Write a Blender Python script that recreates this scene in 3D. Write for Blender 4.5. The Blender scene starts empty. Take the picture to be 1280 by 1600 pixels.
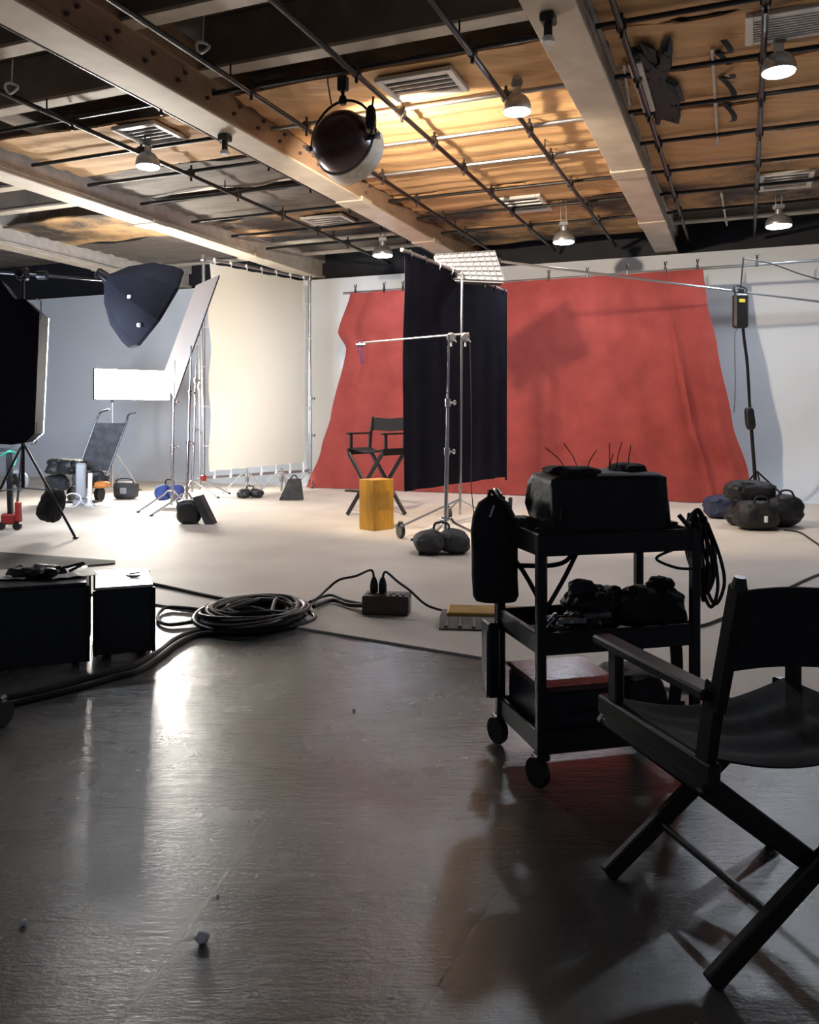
import bpy, math, random
from mathutils import Vector, Matrix, noise as mnoise

S = bpy.context.scene
COL = S.collection
PI = math.pi
rnd = random.Random(7)

# ------------------------------------------------------------------ camera
F, HY, CH = 1300.0, 655.0, 1.22          # focal length (px), horizon row, camera height
cd = bpy.data.cameras.new('camera'); cam = bpy.data.objects.new('camera', cd); COL.objects.link(cam)
cam.location = (0, 0, CH); cam.rotation_euler = (PI/2, 0, 0)
cd.sensor_fit = 'HORIZONTAL'; cd.sensor_width = 36; cd.lens = 36*F/1280
cd.shift_y = -(800-HY)/1280      # shift is in units of the frame's width
cd.clip_start = .05; cd.clip_end = 200
S.camera = cam

# ------------------------------------------------------------------ world, exposure
w = bpy.data.worlds.new('world'); S.world = w; w.use_nodes = True
w.node_tree.nodes['Background'].inputs[0].default_value = (.72, .8, 1, 1)
w.node_tree.nodes['Background'].inputs[1].default_value = .11
S.view_settings.view_transform = 'Standard'; S.view_settings.look = 'None'
S.view_settings.gamma = 1; S.view_settings.use_curve_mapping = False
S.view_settings.exposure = 0.0
E_SCOOP, E_LED, E_PEND, E_TOP, E_SOFT = 5600, 175, 215, .65, 105

# ------------------------------------------------------------------ coordinates
TH = math.radians(22); CT, ST = math.cos(TH), math.sin(TH)
def P(x, y, Y): return Vector(((x-640)/F*Y, Y, CH+(HY-y)/F*Y))     # a point seen at (x, y), Y metres away
def G(x, y, z=0.0):                                                # the same, on the level z
    Y = F*(CH-z)/(y-HY); return Vector(((x-640)/F*Y, Y, z))
def R(q, p, z): return Vector((q*CT+p*ST, -q*ST+p*CT, z))          # room axes: q across the beams, p along them
RM = Matrix(((CT, ST, 0), (-ST, CT, 0), (0, 0, 1)))                # columns are the q, p, z axes

# ------------------------------------------------------------------ mesh helpers
def basis(d):
    d = Vector(d).normalized()
    a = Vector((0, 0, 1)) if abs(d.z) < .95 else Vector((1, 0, 0))
    x = a.cross(d).normalized(); return x, d.cross(x), d
def frame(x, y, z): return Matrix((x, y, z)).transposed()
def rz(a): return Matrix.Rotation(a, 3, 'Z')
def smooth_path(pts, k=6):
    pts = [Vector(p) for p in pts]
    if len(pts) < 3: return pts
    o = []
    for i in range(len(pts)-1):
        a = pts[max(i-1, 0)]; b = pts[i]; c = pts[i+1]; d = pts[min(i+2, len(pts)-1)]
        for j in range(k):
            t = j/k
            o.append(.5*((2*b)+(c-a)*t+(2*a-5*b+4*c-d)*t*t+(3*b-a-3*c+d)*t**3))
    o.append(pts[-1]); return o
class MB:
    def __init__(s): s.v = []; s.f = []
    def add(s, vs, fs):
        n = len(s.v); s.v += [Vector(v) for v in vs]; s.f += [[i+n for i in f] for f in fs]; return s
    def box(s, c, size, M=None, bev=.004):
        hx, hy, hz = [a/2 for a in size]; b = min(bev, hx*.45, hy*.45, hz*.45)
        vs = []; ix = {}
        for sx in (-1, 1):
            for sy in (-1, 1):
                for sz in (-1, 1):
                    for k in range(3):
                        q = [sx*(hx-b), sy*(hy-b), sz*(hz-b)]; q[k] = (sx*hx, sy*hy, sz*hz)[k]
                        ix[(sx, sy, sz, k)] = len(vs); vs.append(Vector(q))
        fs = []
        def quad(keys): 
            fs.append([ix[k] for k in keys])
        for k in range(3):
            a, b2 = [(1, 2), (2, 0), (0, 1)][k]
            for sg in (-1, 1):
                ring = []
                for (sa, sb) in ((-1, -1), (1, -1), (1, 1), (-1, 1)):
                    q = [0, 0, 0]; q[k] = sg; q[a] = sa; q[b2] = sb; ring.append((*q, k))
                quad(ring if sg > 0 else ring[::-1])
        for k in range(3):
            a, b2 = [(1, 2), (2, 0), (0, 1)][k]
            for sa in (-1, 1):
                for sb in (-1, 1):
                    q0 = [0, 0, 0]; q0[a] = sa; q0[b2] = sb
                    lo = list(q0); lo[k] = -1; hi = list(q0); hi[k] = 1
                    r = [(*lo, a), (*hi, a), (*hi, b2), (*lo, b2)]
                    quad(r if sa*sb < 0 else r[::-1])
        for sx in (-1, 1):
            for sy in (-1, 1):
                for sz in (-1, 1):
                    r = [(sx, sy, sz, 0), (sx, sy, sz, 1), (sx, sy, sz, 2)]
                    quad(r if sx*sy*sz > 0 else r[::-1])
        M = M or Matrix.Identity(3)
        return s.add([M @ v + Vector(c) for v in vs], fs)
    def bar(s, a, b, w, h, up=(0, 0, 1), bev=.003):          # a rectangular bar from a to b
        a = Vector(a); b = Vector(b); d = (b-a); L = d.length; d.normalize()
        up = Vector(up); x = up.cross(d)
        if x.length < 1e-4: x = Vector((1, 0, 0)).cross(d)
        x.normalize(); z = d.cross(x)
        return s.box((a+b)/2, (w, L, h), frame(x, d, z), bev)
    def tube(s, a, b, r0, r1=None, n=10, cap=True):
        return s.path([a, b], r0, n, r1=r1)
    def path(s, pts, r, n=8, r1=None, closed=False, rf=None):
        pts = [Vector(p) for p in pts]; m = len(pts); r1 = r if r1 is None else r1
        x = None; vs = []; fs = []
        for i, p in enumerate(pts):
            if closed: d = pts[(i+1) % m]-pts[i-1]
            else: d = pts[min(i+1, m-1)]-pts[max(i-1, 0)]
            if d.length < 1e-9: d = Vector((0, 0, 1))
            d.normalize()
            if x is None: x = basis(d)[0]
            x = (x-d*x.dot(d)); x = x.normalized() if x.length > 1e-6 else basis(d)[0]
            y = d.cross(x); rr = r+(r1-r)*i/max(m-1, 1)
            if rf: rr = rf(i/max(m-1, 1))
            for k in range(n):
                a = 2*PI*k/n; vs.append(p+x*math.cos(a)*rr+y*math.sin(a)*rr)
        for i in range(m if closed else m-1):
            j = (i+1) % m
            for k in range(n):
                k2 = (k+1) % n; fs.append([i*n+k, i*n+k2, j*n+k2, j*n+k])
        if not closed: fs.append(list(range(n))[::-1]); fs.append([(m-1)*n+k for k in range(n)])
        return s.add(vs, fs)
    def lathe(s, prof, o=(0, 0, 0), d=(0, 0, 1), n=24, cap0=True, cap1=True, ph=0):   # prof: (radius, distance along d)
        x, y, z = basis(d); o = Vector(o); vs = []; fs = []
        for (r, h) in prof:
            for k in range(n):
                a = 2*PI*k/n+ph; vs.append(o+z*h+x*math.cos(a)*r+y*math.sin(a)*r)
        for i in range(len(prof)-1):
            for k in range(n):
                k2 = (k+1) % n; fs.append([i*n+k, i*n+k2, (i+1)*n+k2, (i+1)*n+k])
        if cap0: fs.append(list(range(n))[::-1])
        if cap1: fs.append([(len(prof)-1)*n+k for k in range(n)])
        return s.add(vs, fs)
    def sheet(s, fn, nu, nv, t):                              # fn(u, v) -> point; a shell of thickness t
        pts = [[Vector(fn(i/nu, j/nv)) for i in range(nu+1)] for j in range(nv+1)]
        def nrm(i, j):
            a = pts[j][min(i+1, nu)]-pts[j][max(i-1, 0)]; b = pts[min(j+1, nv)][i]-pts[max(j-1, 0)][i]
            c = a.cross(b); return c.normalized() if c.length > 1e-12 else Vector((0, 0, 1))
        top = []; bot = []
        for j in range(nv+1):
            for i in range(nu+1):
                k = nrm(i, j)*(t/2); top.append(pts[j][i]+k); bot.append(pts[j][i]-k)
        N = len(top); W = nu+1; fs = []
        for j in range(nv):
            for i in range(nu):
                a = j*W+i; fs.append([a, a+1, a+W+1, a+W]); fs.append([N+a, N+a+W, N+a+W+1, N+a+1])
        edge = [i for i in range(W)]+[j*W+nu for j in range(1, nv+1)]+[nv*W+i for i in range(nu-1, -1, -1)]+[j*W for j in range(nv-1, 0, -1)]
        for a, b in zip(edge, edge[1:]+edge[:1]): fs.append([a, N+a, N+b, b])
        return s.add(top+bot, fs)
    def bag(s, c, size, ex=.6, nz=.03, fr=4, M=None, nu=48, nv=28, seed=0, sag=0):   # soft superellipsoid
        c = Vector(c); M = M or Matrix.Identity(3); vs = []; fs = []
        sg = lambda a, e: math.copysign(abs(a)**e, a)
        for j in range(nv+1):
            ph = -PI/2+PI*j/nv
            for i in range(nu):
                th = 2*PI*i/nu
                q = Vector((size[0]/2*sg(math.cos(ph), ex)*sg(math.cos(th), ex), size[1]/2*sg(math.cos(ph), ex)*sg(math.sin(th), ex), size[2]/2*sg(math.sin(ph), ex)))
                sv = Vector((seed*7.3, seed*3.1, seed)); wq = q*fr+sv
                wob = mnoise.noise(wq)+.45*(.5-abs(mnoise.noise(wq*2.3+Vector((3, 1, 4)))))*2-.25+.22*mnoise.noise(wq*5)
                k = 1+wob*nz/max(.05, min(size))
                q = Vector((q.x*k, q.y*k, q.z*(1+(k-1)*.6)))
                if sag and q.z > 0: q.z -= sag*max(0, 1-(abs(q.x)/(size[0]/2))**2)*.5
                q.z = max(q.z, -size[2]/2)
                vs.append(M @ q + c)
        for j in range(nv):
            for i in range(nu):
                i2 = (i+1) % nu; fs.append([j*nu+i, j*nu+i2, (j+1)*nu+i2, (j+1)*nu+i])
        return s.add(vs, fs)
    def prism(s, pts, off):                                   # polygon pts pushed by the vector off
        pts = [Vector(p) for p in pts]; off = Vector(off); n = len(pts)
        fs = [list(range(n))[::-1], [n+i for i in range(n)]]
        for i in range(n): fs.append([i, (i+1) % n, n+(i+1) % n, n+i])
        return s.add(pts+[p+off for p in pts], fs)

def build(name, mb, mat, parent=None, ang=35):
    me = bpy.data.meshes.new(name); vs = mb.v
    if parent is not None:
        r = parent
        while r.parent: r = r.parent
        inv = r.matrix_basis.inverted(); vs = [inv @ v for v in vs] if not r.get('_local') else vs
    me.from_pydata([tuple(v) for v in vs], [], mb.f); me.validate(); me.update()
    import bmesh
    bm = bmesh.new(); bm.from_mesh(me); bmesh.ops.recalc_face_normals(bm, faces=bm.faces); bm.to_mesh(me); bm.free()
    me.polygons.foreach_set('use_smooth', [True]*len(me.polygons)); me.set_sharp_from_angle(angle=math.radians(ang))
    me.materials.append(mat)
    o = bpy.data.objects.new(name, me); COL.objects.link(o)
    if parent is not None: o.parent = parent
    return o
def each(name, mb, mat, parent=None, ang=35):             # the same, one object for every loose piece
    n = len(mb.v); par = list(range(n))
    def find(i):
        while par[i] != i: par[i] = par[par[i]]; i = par[i]
        return i
    for f in mb.f:
        a = find(f[0])
        for i in f[1:]: par[find(i)] = a
    groups = {}
    for i in range(n): groups.setdefault(find(i), []).append(i)
    fs = {}
    for f in mb.f: fs.setdefault(find(f[0]), []).append(f)
    out = []
    for g, idx in groups.items():
        ix = {v: k for k, v in enumerate(idx)}; m = MB(); m.v = [mb.v[i] for i in idx]; m.f = [[ix[i] for i in f] for f in fs[g]]
        out.append(build(name, m, mat, parent, ang))
    return out
def tag(o, label=None, cat=None, group=None, kind=None):
    if label: o['label'] = label
    if cat: o['category'] = cat
    if group: o['group'] = group
    if kind: o['kind'] = kind
    return o
def thing(name, loc, label, cat, group=None, rot=None, local=False):
    o = bpy.data.objects.new(name, None); COL.objects.link(o); o.empty_display_size = .05
    o.location = loc
    if rot is not None: o.rotation_euler = (0, 0, rot)
    if local: o['_local'] = 1
    return tag(o, label, cat, group)
def struct(name, mb, mat, ang=35): return tag(build(name, mb, mat, None, ang), kind='structure')
def single(name, mb, mat, label, cat, group=None, ang=35):    # a thing that is one mesh, origin at its base
    c = Vector((sum(v.x for v in mb.v)/len(mb.v), sum(v.y for v in mb.v)/len(mb.v), min(v.z for v in mb.v)))
    mb.v = [v-c for v in mb.v]; o = build(name, mb, mat, None, ang); o.location = c
    return tag(o, label, cat, group)

# ------------------------------------------------------------------ materials
def M_(name, col, rough=.6, metal=0, col2=None, scale=8, bump=0, bscale=60, emis=None, estr=0, spec=.5, stretch=None, detail=4, lo=.35, hi=.65):
    m = bpy.data.materials.new(name); m.use_nodes = True; nt = m.node_tree; N = nt.nodes; L = nt.links
    b = N['Principled BSDF']
    b.inputs['Base Color'].default_value = (*col, 1); b.inputs['Roughness'].default_value = rough
    b.inputs['Metallic'].default_value = metal; b.inputs['Specular IOR Level'].default_value = spec
    tc = N.new('ShaderNodeTexCoord'); src = tc.outputs['Object']
    if stretch:
        mp = N.new('ShaderNodeMapping'); mp.inputs['Scale'].default_value = stretch[:3]
        if len(stretch) > 3: mp.inputs['Rotation'].default_value = (0, 0, stretch[3])
        L.new(src, mp.inputs['Vector']); src = mp.outputs['Vector']
    if col2:
        n = N.new('ShaderNodeTexNoise'); n.inputs['Scale'].default_value = scale; n.inputs['Detail'].default_value = detail
        r = N.new('ShaderNodeValToRGB'); r.color_ramp.elements[0].position = lo; r.color_ramp.elements[1].position = hi
        r.color_ramp.elements[0].color = (*col, 1); r.color_ramp.elements[1].color = (*col2, 1)
        L.new(src, n.inputs['Vector']); L.new(n.outputs['Fac'], r.inputs['Fac']); L.new(r.outputs['Color'], b.inputs['Base Color'])
    if bump:
        n = N.new('ShaderNodeTexNoise'); n.inputs['Scale'].default_value = bscale; n.inputs['Detail'].default_value = 4
        bp = N.new('ShaderNodeBump'); bp.inputs['Strength'].default_value = bump; bp.inputs['Distance'].default_value = .01
        L.new(src, n.inputs['Vector']); L.new(n.outputs['Fac'], bp.inputs['Height']); L.new(bp.outputs['Normal'], b.inputs['Normal'])
    if emis:
        b.inputs['Emission Color'].default_value = (*emis, 1); b.inputs['Emission Strength'].default_value = estr
    return m

m_black = M_('black_paint', (.012, .012, .014), .42, bump=.1, bscale=150)
m_blackmetal = M_('black_metal', (.014, .014, .016), .3, .3, bump=.06, bscale=120)
m_wood = M_('black_lacquered_wood', (.010, .009, .009), .3, col2=(.018, .015, .014), scale=6, stretch=(1, 14, 14), bump=.05)
m_canvas = M_('black_canvas', (.010, .010, .012), .8, col2=(.016, .016, .02), scale=30, bump=.3, bscale=300)
m_nylon = M_('black_nylon', (.005, .005, .007), .6, col2=(.011, .011, .014), scale=7, bump=.35, bscale=25)
m_rubber = M_('black_rubber', (.012, .012, .013), .42, bump=.1, bscale=80)
m_velvet = M_('black_velvet_cloth', (.008, .008, .013), .95, col2=(.012, .012, .02), scale=3, bump=.15, bscale=200, spec=.05)
m_softbox = M_('softbox_fabric', (.009, .009, .015), .8, col2=(.014, .015, .024), scale=3, bump=.2, bscale=40, spec=.2)
m_chrome = M_('chrome_steel', (.62, .62, .64), .25, 1, bump=.04, bscale=90)
m_dullsteel = M_('dull_steel', (.35, .35, .36), .4, .9, bump=.08, bscale=60)
m_darksteel = M_('dark_steel', (.05, .05, .055), .35, .8, bump=.06, bscale=60)
m_beam = M_('painted_beam', (.50, .45, .40), .6, col2=(.62, .58, .53), scale=2.5, bump=.25, bscale=16, stretch=(.5, 3, 3, TH))
m_beamtrim = M_('painted_flange', (.66, .58, .47), .55, col2=(.55, .46, .36), scale=3, bump=.15, bscale=20)
m_beamweb = M_('old_brown_web', (.30, .19, .12), .7, col2=(.40, .27, .18), scale=2.5, bump=.3, bscale=20)
m_bolt = M_('rusty_bolt', (.09, .06, .05), .7)
m_deck = M_('dark_roof_deck', (.17, .145, .125), .8, col2=(.33, .27, .22), scale=3, bump=.4, bscale=12)
m_joist = M_('dark_joist', (.20, .165, .14), .7, col2=(.28, .23, .19), scale=3, bump=.2)
m_flange = M_('cream_flange', (.62, .56, .46), .6, col2=(.45, .38, .30), scale=2.2, bump=.15)
m_blackwall = M_('black_painted_wall', (.012, .013, .018), .7, col2=(.02, .02, .028), scale=3)
m_pipe = M_('black_pipe', (.018, .016, .016), .35, .4, bump=.08, bscale=50)
m_coupler = M_('pipe_coupler', (.05, .045, .045), .4, .6)
m_whiteplastic = M_('white_plastic', (.75, .75, .75), .4, bump=.03)
m_vent = M_('white_vent_metal', (.72, .70, .67), .45, bump=.05)
m_ventdark = M_('vent_throat', (.02, .02, .022), .7, bump=.05)
m_alu = M_('spun_aluminium', (.55, .57, .6), .3, .85, bump=.05)
m_lampglow = M_('pendant_lens', (.9, .9, .9), .3, emis=(.78, .88, 1), estr=E_PEND)
m_scoopglow = M_('scoop_glow', (.9, .9, .9), .3, emis=(1, .84, .64), estr=E_SCOOP)
m_led = M_('led_diffuser', (.9, .9, .9), .4, emis=(1, .94, .84), estr=E_LED)
m_softglow = M_('softbox_diffuser', (.9, .9, .9), .4, emis=(.74, .85, 1), estr=E_SOFT)
m_toppanel = M_('top_panel_diffuser', (.9, .9, .9), .4, emis=(1, .93, .84), estr=E_TOP)
m_oxblood = M_('oxblood_enamel', (.06, .024, .022), .3, col2=(.09, .034, .03), scale=4, bump=.06, bscale=20)
m_worncream = M_('worn_cream_paint', (.62, .57, .50), .5, col2=(.45, .38, .3), scale=14, bump=.1)
m_yellow = M_('yellow_painted_wood', (.62, .33, .035), .5, col2=(.50, .25, .025), scale=5, stretch=(8, 8, 1), bump=.12)
m_yellowlid = M_('yellow_plastic_lid', (.48, .27, .03), .45, col2=(.36, .2, .03), scale=9, bump=.25, bscale=90)
m_ramp = M_('grey_rubber_ramp', (.10, .085, .075), .6, col2=(.16, .14, .12), scale=18, bump=.3, bscale=60)
m_distro = M_('brown_box', (.05, .028, .022), .45, col2=(.08, .045, .035), scale=10, bump=.12)
m_bluebag = M_('blue_canvas', (.035, .06, .22), .8, col2=(.05, .09, .3), scale=9, bump=.3, bscale=60)
m_navybag = M_('navy_nylon', (.012, .018, .05), .6, col2=(.02, .03, .08), scale=6, bump=.35, bscale=22)
m_greybag = M_('grey_canvas', (.028, .028, .032), .8, col2=(.055, .055, .06), scale=9, bump=.3, bscale=50)
m_white = M_('white_board', (.50, .46, .455), .5, bump=.05, bscale=30)
m_paper = M_('white_paper', (.85, .84, .82), .6, bump=.1)
m_grey = M_('mid_grey_plastic', (.30, .31, .33), .5, bump=.08)
m_green = M_('green_plastic', (.02, .18, .12), .5, bump=.05)
m_redpl = M_('red_plastic', (.3, .02, .015), .5, bump=.05)
m_orange = M_('orange_cloth', (.55, .2, .04), .7, bump=.1)
m_lime = M_('yellow_sticker', (.75, .6, .06), .5, bump=.02)
m_purple = M_('purple_plastic', (.10, .03, .10), .5, bump=.05)
m_boxtop = M_('pale_case_lid', (.75, .73, .70), .18, bump=.05, bscale=14)
m_case = M_('black_road_case', (.014, .016, .024), .4, col2=(.02, .022, .032), scale=5, bump=.12, bscale=60)
m_mat = M_('dark_floor_mat', (.03, .026, .022), .8, col2=(.05, .042, .035), scale=8, bump=.3, bscale=40)
m_maroonlid = M_('maroon_case_lid', (.10, .045, .045), .25, col2=(.16, .09, .09), scale=5, bump=.08)

# orange kraft faced insulation: streaks along the boards, dark stains of their own
def insulation(name, c1, c2, dark, seed, cut=(.30, .42)):
    m = M_(name, c1, .7, col2=c2, scale=2.4, stretch=(.5, 5, 1, TH), bump=.8, bscale=6, lo=.25, hi=.75)
    nt = m.node_tree; N = nt.nodes; L = nt.links; b = N['Principled BSDF']
    old = b.inputs['Base Color'].links[0].from_socket
    tc = N.new('ShaderNodeTexCoord'); mp = N.new('ShaderNodeMapping'); mp.inputs['Location'].default_value = (seed, seed*2.3, 0)
    n = N.new('ShaderNodeTexNoise'); n.inputs['Scale'].default_value = .75; n.inputs['Detail'].default_value = 7; n.inputs['Roughness'].default_value = .62
    r = N.new('ShaderNodeValToRGB'); r.color_ramp.elements[0].position = cut[0]; r.color_ramp.elements[1].position = cut[1]
    mx = N.new('ShaderNodeMix'); mx.data_type = 'RGBA'
    L.new(tc.outputs['Object'], mp.inputs['Vector']); L.new(mp.outputs['Vector'], n.inputs['Vector']); L.new(n.outputs['Fac'], r.inputs['Fac'])
    L.new(r.outputs['Color'], mx.inputs['Factor']); mx.inputs['A'].default_value = (*dark, 1); L.new(old, mx.inputs['B'])
    L.new(mx.outputs['Result'], b.inputs['Base Color']); return m
m_insul = insulation('kraft_insulation', (.54, .31, .14), (.66, .41, .20), (.17, .10, .055), 1.0, (.28, .38))
m_insul2 = insulation('stained_insulation', (.46, .27, .12), (.60, .36, .16), (.07, .052, .04), 4.0, (.42, .56))
m_insul3 = insulation('grey_insulation', (.10, .085, .07), (.17, .13, .10), (.03, .03, .03), 9.0)

# red painted muslin
m_red = M_('mottled_red_muslin', (.22, .030, .025), .9, col2=(.31, .050, .042), scale=3.2, bump=.25, bscale=5, detail=9, lo=.25, hi=.7)
# silk: diffuse and translucent
m_silk = M_('white_silk', (.76, .75, .71), .8, bump=.05, bscale=6)
nt = m_silk.node_tree; tr = nt.nodes.new('ShaderNodeBsdfTranslucent'); tr.inputs[0].default_value = (.72, .70, .65, 1)
mx = nt.nodes.new('ShaderNodeMixShader'); mx.inputs[0].default_value = .5
nt.links.new(nt.nodes['Principled BSDF'].outputs[0], mx.inputs[1]); nt.links.new(tr.outputs[0], mx.inputs[2])
nt.links.new(mx.outputs[0], nt.nodes['Material Output'].inputs['Surface'])
m_cyc = M_('white_cove_paint', (.80, .84, .90), .65, col2=(.76, .80, .86), scale=.6, bump=.03, bscale=20)
m_cycfloor = M_('scuffed_white_floor', (.66, .60, .53), .6, 0, spec=.3, col2=(.54, .48, .42), scale=1.3, bump=.05, bscale=12, detail=8, lo=.3, hi=.75)

# polished, scratched dark concrete with saw cuts
def concrete():
    m = bpy.data.materials.new('polished_concrete'); m.use_nodes = True; nt = m.node_tree; N = nt.nodes; L = nt.links
    b = N['Principled BSDF']; tc = N.new('ShaderNodeTexCoord'); O = tc.outputs['Object']
    def noise_(sc, det=5, st=None, rg=.6):
        n = N.new('ShaderNodeTexNoise'); n.inputs['Scale'].default_value = sc; n.inputs['Detail'].default_value = det; n.inputs['Roughness'].default_value = rg
        if st:
            mp = N.new('ShaderNodeMapping'); mp.inputs['Scale'].default_value = st[:3]; mp.inputs['Rotation'].default_value = (0, 0, st[3])
            L.new(O, mp.inputs['Vector']); L.new(mp.outputs['Vector'], n.inputs['Vector'])
        else: L.new(O, n.inputs['Vector'])
        return n.outputs['Fac']
    def ramp(f, a, c0, e, c1):
        r = N.new('ShaderNodeValToRGB'); r.color_ramp.elements[0].position = a; r.color_ramp.elements[1].position = e
        r.color_ramp.elements[0].color = (*c0, 1); r.color_ramp.elements[1].color = (*c1, 1); L.new(f, r.inputs['Fac']); return r.outputs['Color']
    def math_(op, a, b2=None, c=None):
        n = N.new('ShaderNodeMath'); n.operation = op
        for k, x in enumerate((a, b2, c)):
            if x is None: continue
            if isinstance(x, (int, float)): n.inputs[k].default_value = x
            else: L.new(x, n.inputs[k])
        return n.outputs[0]
    base = ramp(noise_(1.6, 8), .3, (.075, .075, .07), .75, (.14, .136, .125))
    speck = ramp(noise_(55, 3), .62, (1, 1, 1), .74, (.55, .55, .55))
    mx = N.new('ShaderNodeMix'); mx.data_type = 'RGBA'; mx.blend_type = 'MULTIPLY'; mx.inputs['Factor'].default_value = .6
    L.new(base, mx.inputs['A']); L.new(speck, mx.inputs['B'])
    cut = None; sx = N.new('ShaderNodeSeparateXYZ'); L.new(O, sx.inputs[0])
    for (a, c) in ((G(0, 1100), G(440, 1205)), (G(202, 1583), G(388, 1315)), (G(648, 1600), G(749, 1437))):
        d = (c-a); n = Vector((-d.y, d.x, 0)).normalized(); k = n.dot(a); d.normalize()
        dist = math_('ABSOLUTE', math_('SUBTRACT', math_('ADD', math_('MULTIPLY', sx.outputs[0], n.x), math_('MULTIPLY', sx.outputs[1], n.y)), k))
        along = math_('ADD', math_('MULTIPLY', sx.outputs[0], d.x), math_('MULTIPLY', sx.outputs[1], d.y))
        ok = math_('MULTIPLY', math_('LESS_THAN', dist, .0035), math_('LESS_THAN', along, d.dot(c)+.15))
        cut = ok if cut is None else math_('MAXIMUM', cut, ok)
    mx2 = N.new('ShaderNodeMix'); mx2.data_type = 'RGBA'; L.new(math_('MULTIPLY', cut, .6), mx2.inputs['Factor'])
    L.new(mx.outputs['Result'], mx2.inputs['A']); mx2.inputs['B'].default_value = (.035, .03, .028, 1)
    L.new(mx2.outputs['Result'], b.inputs['Base Color'])
    rr = N.new('ShaderNodeMapRange'); L.new(noise_(2.2, 6), rr.inputs['Value'])
    rr.inputs['From Min'].default_value = .3; rr.inputs['From Max'].default_value = .7
    rr.inputs['To Min'].default_value = .17; rr.inputs['To Max'].default_value = .32
    L.new(rr.outputs[0], b.inputs['Roughness']); b.inputs['IOR'].default_value = 1.95; b.inputs['Specular IOR Level'].default_value = .5
    h = math_('ADD', math_('ADD', math_('MULTIPLY', noise_(7, 8, None, .7), .5), math_('MULTIPLY', noise_(5, 7, (1, 7, 1, -.6), .7), .35)), math_('MULTIPLY', noise_(40, 3, (1, 3, 1, .5)), .16))
    h = math_('SUBTRACT', h, math_('MULTIPLY', cut, .8))
    bp = N.new('ShaderNodeBump'); bp.inputs['Strength'].default_value = .28; bp.inputs['Distance'].default_value = .02
    L.new(h, bp.inputs['Height']); L.new(bp.outputs['Normal'], b.inputs['Normal'])
    return m
m_conc = concrete()

# ================================================================== THE SETTING
ZF = .012                                                     # the painted floor lies this much above the concrete
mb = MB(); mb.box((0, 9, -.1), (44, 34, .2), None, .001); struct('floor', mb, m_conc)
PW = 14.35                                                    # back wall, in room axes
# white painted floor, with its front edge along y = 4.45 - .6 x
e0 = Vector((-9, 4.45+5.4, 0)); e1 = Vector((7, 4.45-4.2, 0))
mb = MB(); mb.prism([e0+Vector((0, 0, .0005)), e1+Vector((0, 0, .0005)), R(9, 13.2, .0005), R(-17, 13.2, .0005)], (0, 0, ZF-.0005)); struct('floor', mb, m_cycfloor)
# cove: floor curves up into the wall
mb = MB(); prof = [(13.19, ZF)]+[(13.2+1.1*math.sin(a), ZF+1.1*(1-math.cos(a))) for a in [i*PI/2/12 for i in range(13)]]+[(14.3, 3.93)]
ring = [R(0, p, z) for p, z in prof]+[R(0, 14.5, 3.93), R(0, 14.5, 0)]
mb.prism([R(-17, 0, 0)+v for v in ring], R(26.5, 0, 0)); struct('wall_back', mb, m_cyc)
mb = MB(); mb.box(R(-3.75, 14.75, 2.45), (26.5, .3, 4.9), RM, .002); struct('wall_far', mb, m_blackwall)
mb = MB(); mb.box(R(-3.75, 7.5, 4.86), (27, 15, .16), RM, .002); struct('ceiling', mb, m_deck)

# four girders
for q, z0 in ((-4.81, 4.0), (-1.38, 4.0), (-8.02, 4.0), (-11.2, 4.0)):
    mb = MB(); W = .33
    mb.box(R(q+W/2, 7.6, z0+.0225), (W, 14, .045), RM, .004)           # bottom flange
    mb.box(R(q+W/2, 7.6, z0+.17), (W-.07, 13.9, .26), RM, .004)
    mb.box(R(q+W/2, 7.6, z0+.42), (W, 14, .25), RM, .004)
    o = struct('ceiling_beam', mb, m_beamweb if q == -4.81 else m_beam)
    mb = MB(); mb.box(R(q+W/2, 7.6, z0-.008), (W+.02, 13.95, .024), RM, .004)
    build('flange_plate', mb, m_beamtrim, o)
    if q == -4.81:
        mb = MB()
        for k in range(13):
            for dz in (.12, .22): mb.tube(R(q+W-.04, 4.6+k*.42+(.1 if dz > .2 else 0), z0+dz), R(q+W-.005, 4.6+k*.42+(.1 if dz > .2 else 0), z0+dz), .018, n=8)
        each('bolt', mb, m_bolt, o)
    mb = MB()
    for p in (9.6, 12.2): mb.box(R(q+W/2, p, z0-.005), (W+.05, .30, .06), RM, .006)
    each('splice_plate', mb, m_beamtrim, o)

# joists crossing the bays, cream bottom flange
bays = [(-11.2+.33, -8.02), (-8.02+.33, -4.81), (-4.81+.33, -1.38), (-1.38+.33, 5.2)]
for bi, (q0, q1) in enumerate(bays):
    for p in (3.2, 4.2, 5.2, 6.2, 8.3, 9.25, 10.3, 11.5, 12.7, 13.7):
        if bi >= 2 and 6.5 < p < 13.5: continue
        mb = MB(); c = (q0+q1)/2; Lq = q1-q0
        mb.box(R(c, p, 4.54), (Lq, .06, .46), RM, .003); o = struct('joist_beam', mb, m_joist)
        mb = MB(); mb.box(R(c, p, 4.305), (Lq, .17, .03), RM, .003); build('flange', mb, m_flange, o)

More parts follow.
